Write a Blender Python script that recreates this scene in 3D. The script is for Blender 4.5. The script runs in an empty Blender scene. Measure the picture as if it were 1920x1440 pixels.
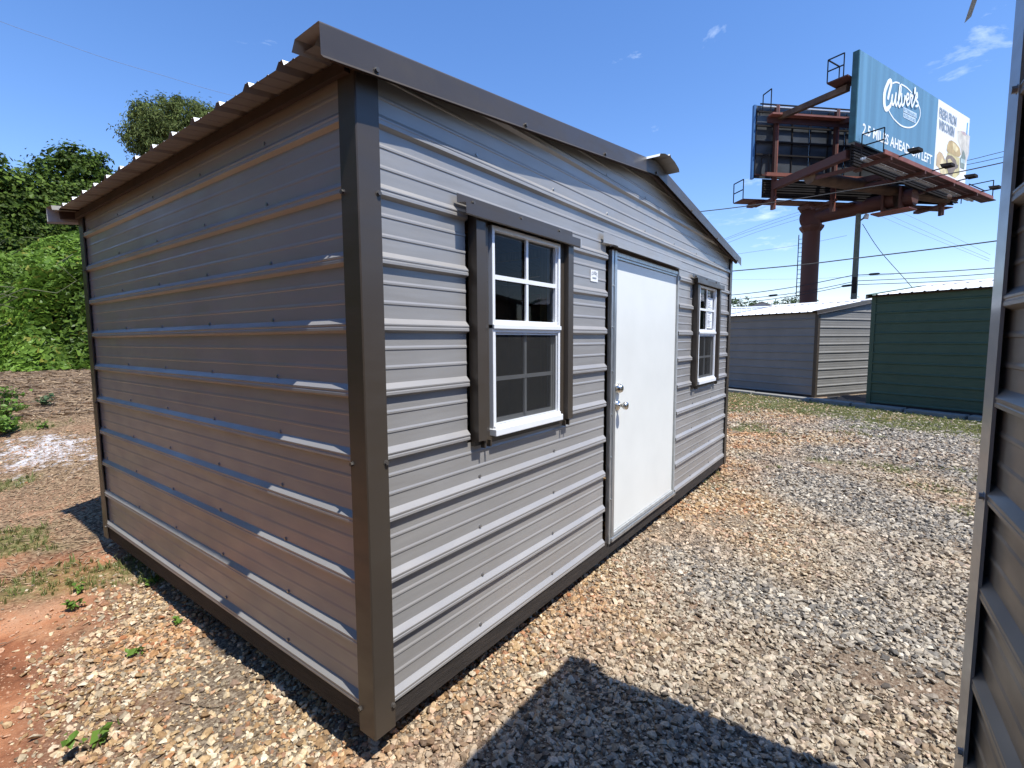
import bpy, bmesh, math, random
import numpy as np
from mathutils import Vector, Matrix
random.seed(7); rng = np.random.default_rng(11)
SC = bpy.context.scene
COL = SC.collection
R = math.radians

# ------------------------------------------------------------------ camera
F_PX = 926.7
CAM = Vector((-1.0242, -1.3842, 1.3241))
yaw, pit, rol = 0.64261, -0.08960, -0.00502
fw = Vector((math.cos(pit)*math.cos(yaw), math.cos(pit)*math.sin(yaw), math.sin(pit)))
rt = fw.cross(Vector((0, 0, 1))).normalized(); up = rt.cross(fw)
r2 = rt*math.cos(rol)+up*math.sin(rol); u2 = -rt*math.sin(rol)+up*math.cos(rol)
cd = bpy.data.cameras.new('camera'); cam = bpy.data.objects.new('camera', cd); COL.objects.link(cam)
m = Matrix((r2, u2, -fw)).transposed().to_4x4(); m.translation = CAM
cam.matrix_world = m
cd.sensor_width = 36; cd.lens = F_PX*36/1920; cd.clip_start = 0.05; cd.clip_end = 2000
SC.camera = cam

# ------------------------------------------------------------------ light, sky, exposure
SUN = Vector((-0.064, -0.523, 1.0)).normalized()
sd = bpy.data.lights.new('sun', 'SUN'); so = bpy.data.objects.new('sun', sd); COL.objects.link(so)
sd.energy = 4.4; sd.angle = R(0.5); sd.color = (1.0, 0.975, 0.925)
so.rotation_euler = (-SUN).to_track_quat('-Z', 'Y').to_euler()
SC.view_settings.view_transform = 'Standard'; SC.view_settings.look = 'None'
SC.view_settings.exposure = 0.60; SC.view_settings.gamma = 1.0
SC.view_settings.use_curve_mapping = False
W = bpy.data.worlds.new('World'); SC.world = W; W.use_nodes = True
nt = W.node_tree; nt.nodes.clear()
def N(t, kind, **kw):
    n = t.nodes.new(kind)
    for k, v in kw.items(): setattr(n, k, v)
    return n
sky = N(nt, 'ShaderNodeTexSky', sky_type='NISHITA', sun_disc=False)
sky.sun_elevation = math.asin(SUN.z); sky.sun_rotation = math.atan2(SUN.x, SUN.y)
sky.altitude = 200; sky.air_density = 1.15; sky.dust_density = 0.05; sky.ozone_density = 4.0
bg = N(nt, 'ShaderNodeBackground'); bg.inputs['Strength'].default_value = 0.142
out = N(nt, 'ShaderNodeOutputWorld')
tc = N(nt, 'ShaderNodeTexCoord')
# thin cirrus wisps mixed into the sky colour
mp = N(nt, 'ShaderNodeMapping'); mp.inputs['Scale'].default_value = (1.6, 2.4, 7.0); mp.inputs['Rotation'].default_value = (0.18, 0.1, 0.4)
nt.links.new(tc.outputs['Generated'], mp.inputs['Vector'])
n1 = N(nt, 'ShaderNodeTexNoise'); n1.inputs['Scale'].default_value = 2.3; n1.inputs['Detail'].default_value = 9; n1.inputs['Roughness'].default_value = 0.62; n1.inputs['Distortion'].default_value = 0.35
nt.links.new(mp.outputs[0], n1.inputs['Vector'])
cr = N(nt, 'ShaderNodeValToRGB'); cr.color_ramp.elements[0].position = 0.63; cr.color_ramp.elements[1].position = 0.82
cr.color_ramp.elements[0].color = (0, 0, 0, 1); cr.color_ramp.elements[1].color = (.75, .75, .75, 1)
nt.links.new(n1.outputs['Fac'], cr.inputs[0])
mx = N(nt, 'ShaderNodeMixRGB'); mx.inputs['Color2'].default_value = (6.2, 7.0, 7.8, 1)
nt.links.new(cr.outputs[0], mx.inputs['Fac'])
hs = N(nt, 'ShaderNodeHueSaturation'); hs.inputs['Saturation'].default_value = 1.18
nt.links.new(sky.outputs[0], hs.inputs['Color'])
tint = N(nt, 'ShaderNodeMixRGB', blend_type='MULTIPLY'); tint.inputs['Fac'].default_value = 1; tint.inputs['Color2'].default_value = (1.02, .93, 1.04, 1)
nt.links.new(hs.outputs[0], tint.inputs['Color1']); nt.links.new(tint.outputs[0], mx.inputs['Color1']); nt.links.new(mx.outputs[0], bg.inputs['Color'])
nt.links.new(bg.outputs[0], out.inputs['Surface'])

# ------------------------------------------------------------------ materials
def mat(name, col, rough=.6, metal=0., var=.08, vscale=6., bump=0., bscale=60., spec=.5, back=None, dirt=None, attr=None, stretch=None, trans=0.):
    M = bpy.data.materials.new(name); M.use_nodes = True; t = M.node_tree; t.nodes.clear()
    o = N(t, 'ShaderNodeOutputMaterial'); b = N(t, 'ShaderNodeBsdfPrincipled')
    b.inputs['Roughness'].default_value = rough; b.inputs['Metallic'].default_value = metal
    b.inputs['Specular IOR Level'].default_value = spec
    t.links.new(b.outputs[0], o.inputs['Surface'])
    tc = N(t, 'ShaderNodeTexCoord'); src = tc.outputs['Object']
    if stretch:
        mp = N(t, 'ShaderNodeMapping'); mp.inputs['Scale'].default_value = stretch
        t.links.new(src, mp.inputs['Vector']); src = mp.outputs[0]
    nz = N(t, 'ShaderNodeTexNoise'); nz.inputs['Scale'].default_value = vscale; nz.inputs['Detail'].default_value = 6
    t.links.new(src, nz.inputs['Vector'])
    c1 = N(t, 'ShaderNodeMixRGB'); c = Vector(col[:3])
    d2 = Vector(dirt) if dirt else c*(1+var)
    c1.inputs['Color1'].default_value = (*(c*(1-var)), 1); c1.inputs['Color2'].default_value = (*d2, 1)
    mr = N(t, 'ShaderNodeMapRange'); mr.inputs['From Min'].default_value = .3; mr.inputs['From Max'].default_value = .7
    t.links.new(nz.outputs['Fac'], mr.inputs['Value']); t.links.new(mr.outputs[0], c1.inputs['Fac'])
    colout = c1.outputs[0]
    if attr:
        at = N(t, 'ShaderNodeAttribute', attribute_name=attr)
        mm = N(t, 'ShaderNodeMixRGB', blend_type='MULTIPLY'); mm.inputs['Fac'].default_value = 1
        t.links.new(colout, mm.inputs['Color1']); t.links.new(at.outputs['Color'], mm.inputs['Color2']); colout = mm.outputs[0]
    if back:
        ge = N(t, 'ShaderNodeNewGeometry'); mb = N(t, 'ShaderNodeMixRGB'); mb.inputs['Color2'].default_value = (*back, 1)
        t.links.new(ge.outputs['Backfacing'], mb.inputs['Fac']); t.links.new(colout, mb.inputs['Color1']); colout = mb.outputs[0]
    t.links.new(colout, b.inputs['Base Color'])
    if bump:
        nb = N(t, 'ShaderNodeTexNoise'); nb.inputs['Scale'].default_value = bscale; nb.inputs['Detail'].default_value = 5
        t.links.new(src, nb.inputs['Vector'])
        bp = N(t, 'ShaderNodeBump'); bp.inputs['Strength'].default_value = bump; bp.inputs['Distance'].default_value = .01
        t.links.new(nb.outputs['Fac'], bp.inputs['Height']); t.links.new(bp.outputs[0], b.inputs['Normal'])
    if trans:
        tr = N(t, 'ShaderNodeBsdfTranslucent'); ms = N(t, 'ShaderNodeMixShader'); ms.inputs[0].default_value = trans
        t.links.new(colout, tr.inputs['Color']); t.links.new(b.outputs[0], ms.inputs[1]); t.links.new(tr.outputs[0], ms.inputs[2])
        t.links.new(ms.outputs[0], o.inputs['Surface'])
    return M

def metal_panel(name, col, rough=.33, back=(.55, .55, .53), wave=.25, coat=.55, met=0.):
    """painted steel sheet: coat gloss, faint long waves, dust specks, scuffs"""
    M = mat(name, col, rough=rough, var=.07, vscale=1.9, back=back, spec=.5)
    t = M.node_tree; b = [n for n in t.nodes if n.type == 'BSDF_PRINCIPLED'][0]
    b.inputs['Metallic'].default_value = met; b.inputs['Coat Weight'].default_value = coat; b.inputs['Coat Roughness'].default_value = .16
    tc = [n for n in t.nodes if n.type == 'TEX_COORD'][0]
    mp = N(t, 'ShaderNodeMapping'); mp.inputs['Scale'].default_value = (1.1, 1.1, 9)
    t.links.new(tc.outputs['Object'], mp.inputs['Vector'])
    nb = N(t, 'ShaderNodeTexNoise'); nb.inputs['Scale'].default_value = 1.7; nb.inputs['Detail'].default_value = 2
    t.links.new(mp.outputs[0], nb.inputs['Vector'])
    nf = N(t, 'ShaderNodeTexNoise'); nf.inputs['Scale'].default_value = 260; nf.inputs['Detail'].default_value = 2
    t.links.new(tc.outputs['Object'], nf.inputs['Vector'])
    b1 = N(t, 'ShaderNodeBump'); b1.inputs['Strength'].default_value = wave; b1.inputs['Distance'].default_value = .012
    t.links.new(nb.outputs['Fac'], b1.inputs['Height'])
    b2 = N(t, 'ShaderNodeBump'); b2.inputs['Strength'].default_value = .12; b2.inputs['Distance'].default_value = .0012
    t.links.new(nf.outputs['Fac'], b2.inputs['Height']); t.links.new(b1.outputs[0], b2.inputs['Normal'])
    t.links.new(b2.outputs[0], b.inputs['Normal'])
    nr = N(t, 'ShaderNodeTexNoise'); nr.inputs['Scale'].default_value = 5; nr.inputs['Detail'].default_value = 6
    mp2 = N(t, 'ShaderNodeMapping'); mp2.inputs['Scale'].default_value = (1, 1, 3)
    t.links.new(tc.outputs['Object'], mp2.inputs['Vector']); t.links.new(mp2.outputs[0], nr.inputs['Vector'])
    mr = N(t, 'ShaderNodeMapRange'); mr.inputs['From Min'].default_value = .3; mr.inputs['From Max'].default_value = .75
    mr.inputs['To Min'].default_value = rough-.06; mr.inputs['To Max'].default_value = rough+.18
    t.links.new(nr.outputs['Fac'], mr.inputs['Value']); t.links.new(mr.outputs[0], b.inputs['Roughness'])
    return M

M_panel = metal_panel('paint_warm_grey', (.322, .308, .292), .38, coat=.25, met=.18)
M_panel_r = metal_panel('paint_taupe', (.15, .132, .108), .45, coat=.2)
M_panel_far = metal_panel('paint_slate_grey', (.205, .200, .188), .6, coat=0., wave=.1)
M_panel_green = metal_panel('paint_forest_green', (.045, .085, .052), .55, coat=0., wave=.1)
M_trim = metal_panel('paint_brown_trim', (.055, .043, .032), .38, back=(.36, .36, .36), wave=.05, coat=.15)
M_trim_blue = metal_panel('paint_bluegrey_trim', (.26, .275, .27), .38, back=(.4, .4, .4), wave=.05)
M_trim_green = metal_panel('paint_green_trim', (.045, .085, .052), .5, coat=0.)
M_roof = metal_panel('roof_sheet_white', (.80, .80, .79), .4, coat=.1, back=(.23, .225, .22))
M_roof_blue = metal_panel('roof_sheet_pale', (.68, .72, .78), .4)
M_white = mat('white_vinyl', (.80, .81, .82), .35, var=.03, vscale=8)
M_white2 = mat('grey_vinyl_muntin', (.62, .63, .63), .4, var=.03)
M_door = mat('door_white_paint', (.73, .735, .69), .38, var=.03, vscale=3.5, bump=.02, bscale=60)
M_galv = mat('galvanised_steel', (.46, .48, .49), .34, metal=.75, var=.18, vscale=14, stretch=(6, 6, .8))
M_galv_dull = mat('galvanised_dull', (.42, .43, .42), .5, metal=.3, var=.12, vscale=20)
M_nickel = mat('satin_nickel', (.66, .63, .57), .24, metal=1., var=.04)
M_screw = mat('screw_zinc', (.35, .34, .33), .35, metal=.8)
M_screw_br = mat('screw_brown', (.10, .09, .08), .4, metal=.3)
M_wood_dk = mat('treated_skirt_board', (.026, .020, .016), .8, var=.45, vscale=5, bump=.5, bscale=30, stretch=(1.2, 1.2, 14))
M_skid = mat('skid_timber', (.07, .052, .033), .85, var=.3, vscale=6, bump=.4, stretch=(1, 6, 6))
M_stud = mat('pine_stud', (.46, .30, .15), .7, var=.25, vscale=5, stretch=(14, 14, 1), bump=.1)
M_rafter = mat('rafter_brown', (.040, .024, .018), .8, var=.3)
M_ply = mat('plywood_floor', (.30, .20, .11), .8, var=.2)
M_paper = mat('paper_white', (.80, .80, .80), .6, var=.02)
M_ink = mat('printed_grey', (.30, .33, .36), .6, var=.05)
M_red_door = mat('red_cabinet', (.25, .03, .02), .5)
M_rust = mat('oxide_red_steel', (.105, .028, .020), .7, var=.35, vscale=1.6, bump=.15, dirt=(.055, .022, .018))
M_rust_lt = mat('oxide_red_steel_faded', (.20, .065, .045), .6, var=.25, vscale=1.5)
M_rust_br = mat('rusty_brown_tube', (.075, .040, .026), .7, var=.4, vscale=1.5, dirt=(.11, .065, .035))
M_dark_st = mat('dark_steel_grating', (.018, .016, .016), .85, spec=.15,  var=.25, vscale=2)
M_backpanel = mat('sign_back_steel', (.055, .062, .070), .45, var=.4, vscale=.7, stretch=(1, 1, 3), metal=.3)
M_galv_cat = mat('catwalk_galvanised', (.5, .5, .49), .45, metal=.5)
M_bb_blue = mat('vinyl_sign_blue', (.105, .235, .345), .45, var=.2, vscale=1.1, stretch=(1.6, 1.6, .05))
M_bb_white = mat('vinyl_sign_white', (.78, .80, .80), .45, var=.02)
M_bb_letter = mat('vinyl_lettering_white', (.82, .86, .86), .45, var=.01)
M_bb_pale = mat('vinyl_pale_blue_bar', (.55, .66, .74), .45, var=.02)
M_bb_grey = mat('vinyl_lettering_slate', (.24, .30, .36), .45, var=.03)
M_bb_bluelt = mat('vinyl_logo_print', (.2, .36, .48), .45)
M_bb_side = mat('sign_edge_blue', (.03, .12, .30), .5)
M_teal = mat('sign_edge_teal', (.02, .08, .10), .5, var=.3, vscale=2)
M_upole = mat('weathered_pole', (.10, .115, .095), .85, var=.25, vscale=4, stretch=(5, 5, .5))
M_wire = mat('cable_black', (.02, .02, .022), .6)
M_wire_gr = mat('cable_grey', (.13, .17, .25), .6)
M_conc = mat('kerb_concrete', (.24, .23, .205), .85, var=.15, vscale=5, bump=.3)
M_asph = mat('asphalt', (.032, .030, .029), .85, var=.2, vscale=12, bump=.4)
M_bark = mat('bark', (.10, .075, .055), .9, var=.3, vscale=8, bump=.6)
M_leaf = mat('foliage_kudzu', (.9, .9, .9), .42, var=.12, vscale=.8, attr='tone', trans=.28, spec=.2)
M_leaf2 = mat('foliage_tree', (.9, .9, .9), .5, var=.15, vscale=1.2, attr='tone', trans=.2, spec=.12)
M_twig = mat('dry_twig', (.20, .145, .10), .9, var=.3)
M_house = mat('siding_pale', (.42, .47, .52), .7)
M_houseroof = mat('roof_slate', (.28, .33, .38), .7)

def glassmat():
    M = bpy.data.materials.new('window_glass'); M.use_nodes = True; t = M.node_tree; t.nodes.clear()
    o = N(t, 'ShaderNodeOutputMaterial'); tr = N(t, 'ShaderNodeBsdfTransparent'); gl = N(t, 'ShaderNodeBsdfGlossy')
    tr.inputs[0].default_value = (.80, .82, .80, 1); gl.inputs['Roughness'].default_value = .02
    fr = N(t, 'ShaderNodeFresnel'); fr.inputs[0].default_value = 1.3
    ms = N(t, 'ShaderNodeMixShader'); t.links.new(fr.outputs[0], ms.inputs[0]); t.links.new(tr.outputs[0], ms.inputs[1]); t.links.new(gl.outputs[0], ms.inputs[2])
    t.links.new(ms.outputs[0], o.inputs[0]); return M
M_glass = glassmat()
def screenmat():
    M = bpy.data.materials.new('insect_screen_mesh'); M.use_nodes = True; t = M.node_tree; t.nodes.clear()
    o = N(t, 'ShaderNodeOutputMaterial'); tr = N(t, 'ShaderNodeBsdfTransparent'); d = N(t, 'ShaderNodeBsdfDiffuse')
    d.inputs[0].default_value = (.035, .035, .034, 1)
    tc = N(t, 'ShaderNodeTexCoord'); wv = N(t, 'ShaderNodeTexNoise'); wv.inputs['Scale'].default_value = 7
    t.links.new(tc.outputs['Object'], wv.inputs[0])
    mr = N(t, 'ShaderNodeMapRange'); mr.inputs['To Min'].default_value = .60; mr.inputs['To Max'].default_value = .72
    t.links.new(wv.outputs['Fac'], mr.inputs[0])
    ms = N(t, 'ShaderNodeMixShader'); t.links.new(mr.outputs[0], ms.inputs[0])
    t.links.new(tr.outputs[0], ms.inputs[1]); t.links.new(d.outputs[0], ms.inputs[2]); t.links.new(ms.outputs[0], o.inputs[0]); return M
M_screen = screenmat()

# ------------------------------------------------------------------ helpers
def tag(o, label=None, cat=None, group=None, kind=None):
    if label: o['label'] = label
    if cat: o['category'] = cat
    if group: o['group'] = group
    if kind: o['kind'] = kind
    return o
def empty(name, loc, label, cat, group=None, rotz=0.):
    o = bpy.data.objects.new(name, None); COL.objects.link(o); o.location = loc; o.rotation_euler = (0, 0, rotz)
    o.empty_display_size = .2
    return tag(o, label, cat, group)
class MB:
    def __init__(s): s.v = []; s.f = []; s.smooth = False
    def add(s, v, f):
        b = len(s.v); s.v += [tuple(p) for p in v]; s.f += [tuple(b+i for i in q) for q in f]; return s
    def quad(s, *p): return s.add(p, [tuple(range(len(p)))])
    def box(s, x0, x1, y0, y1, z0, z1):
        return s.add([(x0,y0,z0),(x1,y0,z0),(x1,y1,z0),(x0,y1,z0),(x0,y0,z1),(x1,y0,z1),(x1,y1,z1),(x0,y1,z1)],
                     [(0,3,2,1),(4,5,6,7),(0,1,5,4),(1,2,6,5),(2,3,7,6),(3,0,4,7)])
    def bar(s, a, b, w, h, upv=(0,0,1)):
        a = Vector(a); b = Vector(b); d = (b-a).normalized(); u = Vector(upv)
        if abs(d.dot(u)) > .98: u = Vector((1,0,0))
        x = d.cross(u).normalized(); y = x.cross(d).normalized()
        P = []
        for q in (a, b):
            for sx, sy in ((-1,-1),(1,-1),(1,1),(-1,1)): P.append(q+x*(sx*w/2)+y*(sy*h/2))
        return s.add(P, [(0,1,2,3),(7,6,5,4),(0,4,5,1),(1,5,6,2),(2,6,7,3),(3,7,4,0)])
    def tube(s, pts, rad, n=6, cap=True):
        pts = [Vector(p) for p in pts]; rs = rad if isinstance(rad, (list, tuple)) else [rad]*len(pts)
        V = []; Fc = []
        for i, p in enumerate(pts):
            d = (pts[min(i+1, len(pts)-1)]-pts[max(i-1, 0)]).normalized()
            u = Vector((0,0,1)) if abs(d.z) < .95 else Vector((1,0,0))
            x = d.cross(u).normalized(); y = x.cross(d)
            for k in range(n):
                a = 2*math.pi*k/n; V.append(p+(x*math.cos(a)+y*math.sin(a))*rs[i])
        for i in range(len(pts)-1):
            for k in range(n):
                Fc.append((i*n+k, i*n+(k+1)%n, (i+1)*n+(k+1)%n, (i+1)*n+k))
        if cap: Fc.append(tuple(range(n))[::-1]); Fc.append(tuple((len(pts)-1)*n+k for k in range(n)))
        return s.add(V, Fc)
    def extr(s, prof, f0, f1):
        """prof: list of 2D points, f0/f1 map a 2D point to 3D at the two ends"""
        n = len(prof); return s.add([f0(p) for p in prof]+[f1(p) for p in prof], [(i, i+1, n+i+1, n+i) for i in range(n-1)])
    def mesh(s, name):
        me = bpy.data.meshes.new(name); me.from_pydata(s.v, [], s.f); me.update(); return me
    def build(s, name, M, parent=None, bevel=0., smooth=False, kind=None, label=None):
        me = s.mesh(name)
        if isinstance(M, (list, tuple)):
            for q in M: me.materials.append(q)
        else: me.materials.append(M)
        if smooth: me.polygons.foreach_set('use_smooth', [True]*len(me.polygons))
        o = bpy.data.objects.new(name, me); COL.objects.link(o); o.parent = parent
        if bevel:
            md = o.modifiers.new('bevel', 'BEVEL'); md.width = bevel; md.segments = 2; md.limit_method = 'ANGLE'
        if kind: o['kind'] = kind
        if label: o['label'] = label
        return o

def loose(me):
    """weld a mesh and hand back one mesh per connected piece"""
    bm = bmesh.new(); bm.from_mesh(me); bmesh.ops.remove_doubles(bm, verts=bm.verts[:], dist=.0002)
    left = set(bm.faces); res = []
    while left:
        st = [left.pop()]; comp = set(st)
        while st:
            f = st.pop()
            for e in f.edges:
                for g_ in e.link_faces:
                    if g_ in left: left.discard(g_); comp.add(g_); st.append(g_)
        idx = {}; V = []; Fc = []
        for f in comp:
            q = []
            for v in f.verts:
                if v.index not in idx: idx[v.index] = len(V); V.append(tuple(v.co))
                q.append(idx[v.index])
            Fc.append(q)
        m2 = bpy.data.meshes.new(me.name); m2.from_pydata(V, [], Fc)
        for mm in me.materials: m2.materials.append(mm)
        res.append(m2)
    bm.free(); return res
P9 = 0.2286
def profile(z0, z1, off=0., hgt=.018, mh=.0028):
    """agricultural rib profile: major rib every 9 in, two minor ribs between; returns (z, d)"""
    pts = []
    k0 = int(math.floor((z0-off)/P9))-1; k1 = int(math.ceil((z1-off)/P9))+1
    for k in range(k0, k1+1):
        c = off+k*P9
        pts += [(c-.022, 0), (c-.012, hgt), (c-.003, hgt), (c-.001, hgt-.0015), (c+.003, hgt-.0015), (c+.005, hgt), (c+.010, hgt), (c+.029, 0)]
        for f in (.36, .66):
            q = c+f*P9; pts += [(q-.006, 0), (q-.003, mh), (q+.003, mh), (q+.010, 0)]
    pts.sort()
    res = []
    def at(z):
        for (a, da), (b, db) in zip(pts, pts[1:]):
            if a <= z <= b: return da+(db-da)*(z-a)/max(b-a, 1e-9)
        return 0
    res.append((z0, at(z0))); res += [p for p in pts if z0 < p[0] < z1]; res.append((z1, at(z1)))
    return res

SLOPE = .1265
def shed(name, loc, rotz, label, Wd, D, dH, mp, mtrim, openings=(), group=None, mroof=None, Hbase=2.222, SLOPE=.1265):
    """gable shed: local x along the front (gable) wall, y backwards, z up from lowest rib"""
    root = empty(name, loc, label, 'shed', group, rotz)
    Hf = Hbase+dH               # roof flat height at x=0
    mroof = mroof or M_roof
    def roofz(x): return Hf+SLOPE*min(x, Wd-x)
    def clip(me, hz):
        bm = bmesh.new(); bm.from_mesh(me)
        for nrm, co in ((Vector((-SLOPE, 0, 1)), Vector((0, 0, hz))), (Vector((SLOPE, 0, 1)), Vector((Wd, 0, hz)))):
            g = bm.verts[:]+bm.edges[:]+bm.faces[:]
            bmesh.ops.bisect_plane(bm, geom=g, plane_co=co, plane_no=nrm, clear_outer=True)
        bm.to_mesh(me); bm.free()
    # gable walls in 36 in sheets
    peak = roofz(Wd/2)
    nk = int(math.ceil(peak/(4*P9)))
    for wall in ('front', 'back'):
        for i in range(nk):
            za = i*4*P9-(.012 if i == 0 else -.006); zb = min((i+1)*4*P9+.010, peak+.02)
            mb = MB()
            ops = openings if wall == 'front' else ()
            xs = sorted({.02, Wd-.02} | {a for o in ops for a in (o[0], o[1])})
            for xa, xb in zip(xs, xs[1:]):
                xm = (xa+xb)/2; segs = [(za, zb)]
                for o in ops:
                    if o[0] < xm < o[1]:
                        new = []
                        for a, b in segs:
                            if o[3] <= a or o[2] >= b: new.append((a, b)); continue
                            if a < o[2]: new.append((a, o[2]))
                            if b > o[3]: new.append((o[3], b))
                        segs = new
                for a, b in segs:
                    pr = profile(a, b); e = -.0008*i
                    if wall == 'front': mb.extr(pr, lambda p: (xb, .018-p[1]+e, p[0]), lambda p: (xa, .018-p[1]+e, p[0]))
                    else: mb.extr(pr, lambda p: (xa, D-.018+p[1]-e, p[0]), lambda p: (xb, D-.018+p[1]-e, p[0]))
            me = mb.mesh('wall_sheet'); me.materials.append(mp)
            if zb > Hf-.04: clip(me, Hf-.03)
            for me in loose(me):
                o = bpy.data.objects.new('wall_sheet', me); COL.objects.link(o); o.parent = root
    # eave walls
    for side in (0, 1):
        n2 = int(math.ceil((Hf-.02)/(4*P9)))
        for i in range(n2):
            za = i*4*P9-(.012 if i == 0 else -.006); zb = min((i+1)*4*P9+.010, Hf-.012)
            if zb-za < .02: continue
            pr = profile(za, zb, mh=.0015); mb = MB(); e = .0008*i
            if side == 0: mb.extr(pr, lambda p: (.018-p[1]-e, .02, p[0]), lambda p: (.018-p[1]-e, D-.02, p[0]))
            else: mb.extr(pr, lambda p: (Wd-.018+p[1]+e, D-.02, p[0]), lambda p: (Wd-.018+p[1]+e, .02, p[0]))
            mb.build('wall_sheet', mp, root)
    # corner trims: folded L on the rib crests, with hems
    tw = .091; zb0 = -.105
    for cx, cy, sx, sy in ((0, 0, 1, 1), (Wd, 0, -1, 1), (0, D, 1, -1), (Wd, D, -1, -1)):
        ox = cx-sx*.003; oy = cy-sy*.003
        pr = [(ox+sx*tw, oy+sy*.007), (ox+sx*tw, oy), (ox+sx*.004, oy), (ox, oy+sy*.004), (ox, oy+sy*tw), (ox+sx*.007, oy+sy*tw)]
        if sx*sy < 0: pr = pr[::-1]
        zt = Hf-.008; mb = MB(); mb.extr(pr, lambda p: (p[0], p[1], zt), lambda p: (p[0], p[1], zb0))
        mb.build('corner_trim', mtrim, root)
    # skirt boards
    for a in (((.06, Wd-.06, .008, .045, -.105, -.006)), ((.06, Wd-.06, D-.045, D-.008, -.105, -.006))):
        MB().box(*a).build('skirt_board', M_wood_dk, root, bevel=.003)
    MB().box(.008, .045, .046, D-.046, -.105, -.006).build('skirt_board', M_wood_dk, root, bevel=.003)
    MB().box(Wd-.045, Wd-.008, .046, D-.046, -.105, -.006).build('skirt_board', M_wood_dk, root, bevel=.003)
    for y in (.70, D*.5, D-.66):
        MB().box(.10, Wd-.10, y-.045, y+.045, -.30, -.107).build('skid', M_skid, root, bevel=.004)
    MB().box(.046, Wd-.046, .046, D-.046, -.03, -.01).build('floor_board', M_ply, root)
    # roof sheets, 36 in wide, ribs run up the slope
    y = -.04; yend = D+.04; ov = .12
    ys = []
    while y < yend-.05: ys.append((y, min(y+.9144, yend))); y += .9144
    L = math.hypot(1, SLOPE)
    for j, (ya, yb) in enumerate(ys):
        pr = profile(ya, yb+(.02 if yb < yend-.01 else 0), -.004, .020)
        e = .0015*(j % 2)
        mb = MB(); mb.extr(pr[::-1], lambda p: (-ov, p[0], Hf-SLOPE*ov+p[1]+e), lambda p: (Wd/2, p[0], Hf+SLOPE*Wd/2+p[1]+e))
        mb.build('roof_sheet', mroof, root)
        mb = MB(); mb.extr(pr[::-1], lambda p: (Wd/2, p[0], Hf+SLOPE*Wd/2+p[1]+e), lambda p: (Wd+ov, p[0], Hf-SLOPE*ov+p[1]+e))
        mb.build('roof_sheet', mroof, root)
    # eave boards just under the overhang
    MB().box(-.024, -.004, .02, D-.02, Hf-.050, Hf-.012).build('eave_board', M_rafter, root)
    MB().box(Wd+.004, Wd+.024, .02, D-.02, Hf-.050, Hf-.012).build('eave_board', M_rafter, root)
    # rake trims
    rt_, rb_ = .027, -.075
    for front in (1, 0):
        s = -1 if front else 1; y0 = 0 if front else D
        pr = [(s*-.095, rt_-.035), (s*-.075, rt_-.004), (s*.052, rt_+.002), (s*.055, rt_-.003), (s*.057, rb_+.012), (s*.070, rb_)]
        for side in (0, 1):
            mb = MB()
            xa, xb = (-.155, Wd/2) if side == 0 else (Wd/2, Wd+.155)
            f = lambda x: (lambda p: (x, y0+p[0], roofz(x)+p[1]))
            q = pr if front else pr[::-1]
            ns = 4; 
            for a in range(ns):
                x1 = xa+(xb-xa)*a/ns; x2 = xa+(xb-xa)*(a+1)/ns
                mb.extr(q, f(x1), f(x2))
            o = mb.build('rake_trim', mtrim, root)
            # fly rafter behind it
            MB().bar((xa+.06 if side == 0 else xa, y0+s*.018, roofz(max(xa, 0) if side == 0 else xa)-.035), (xb if side == 0 else xb-.06, y0+s*.018, roofz(xb if side == 0 else Wd)-.035), .022, .05).build('fly_rafter', M_rafter, root)
    # ridge cap: a bent strip that runs past both gables
    c = roofz(Wd/2)
    pr = [(-.20, -.022), (-.185, -.002), (-.10, .022), (-.02, .030), (0, .046), (.02, .030), (.10, .022), (.185, -.002), (.20, -.022)]
    mb = MB(); mb.extr(pr, lambda p: (Wd/2+p[0], -.145, c+.012+p[1]), lambda p: (Wd/2+p[0], D+.13, c+.012+p[1]))
    o = mb.build('ridge_cap', mroof, root)
    return root, roofz

def screw_mesh(mb, p, n, r=.0065, h=.006):
    p = Vector(p); n = Vector(n).normalized()
    mb.tube([p, p+n*.0015], r*1.35, 8); mb.tube([p+n*.0015, p+n*h], r, 6)

# ------------------------------------------------------------------ ground
def sst(a, b, x):
    t = np.clip((x-a)/(b-a), 0, 1); return t*t*(3-2*t)
def vnoise(x, y, s, seed=0):
    """cheap smooth value noise"""
    x = np.asarray(x, float)*s+seed*17.3; y = np.asarray(y, float)*s+seed*9.1
    xi = np.floor(x); yi = np.floor(y); fx = x-xi; fy = y-yi; fx = fx*fx*(3-2*fx); fy = fy*fy*(3-2*fy)
    def h(a, b):
        q = np.sin(a*127.1+b*311.7+seed*74.7)*43758.5453; return q-np.floor(q)
    return (h(xi, yi)*(1-fx)+h(xi+1, yi)*fx)*(1-fy)+(h(xi, yi+1)*(1-fx)+h(xi+1, yi+1)*fx)*fy
def ground(x, y):
    x = np.asarray(x, float); y = np.asarray(y, float)
    z = -.195-.075*sst(.4, -.1, x)*sst(-.3, .6, y)-.10*sst(7, 12.5, x)*sst(8, 3, y)
    D = np.hypot(x+1, y+1.4); az = np.degrees(np.arctan2(y+1.4, x+1))
    side = sst(38, 60, az)*sst(150, 120, az)
    z = z+side*(.85*np.clip((D-6)/10, 0, 1)**1.15+.07*sst(2, 5, y))
    z = z+side*(.40*np.clip(D-16, 0, 9)*sst(15.5, 18, D))
    z = z+.022*(vnoise(x, y, 1.3)-.5)+.012*(vnoise(x, y, 4.1, 3)-.5)
    return z
def axis(lo, hi, c, fine):
    a = [0.]; st = fine
    while a[-1] < max(hi-c, c-lo): 
        a.append(a[-1]+st); st = fine if a[-1] < 7 else st*1.12
    a = np.array(a); return np.unique(np.concatenate([c-a, c+a]))
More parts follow.
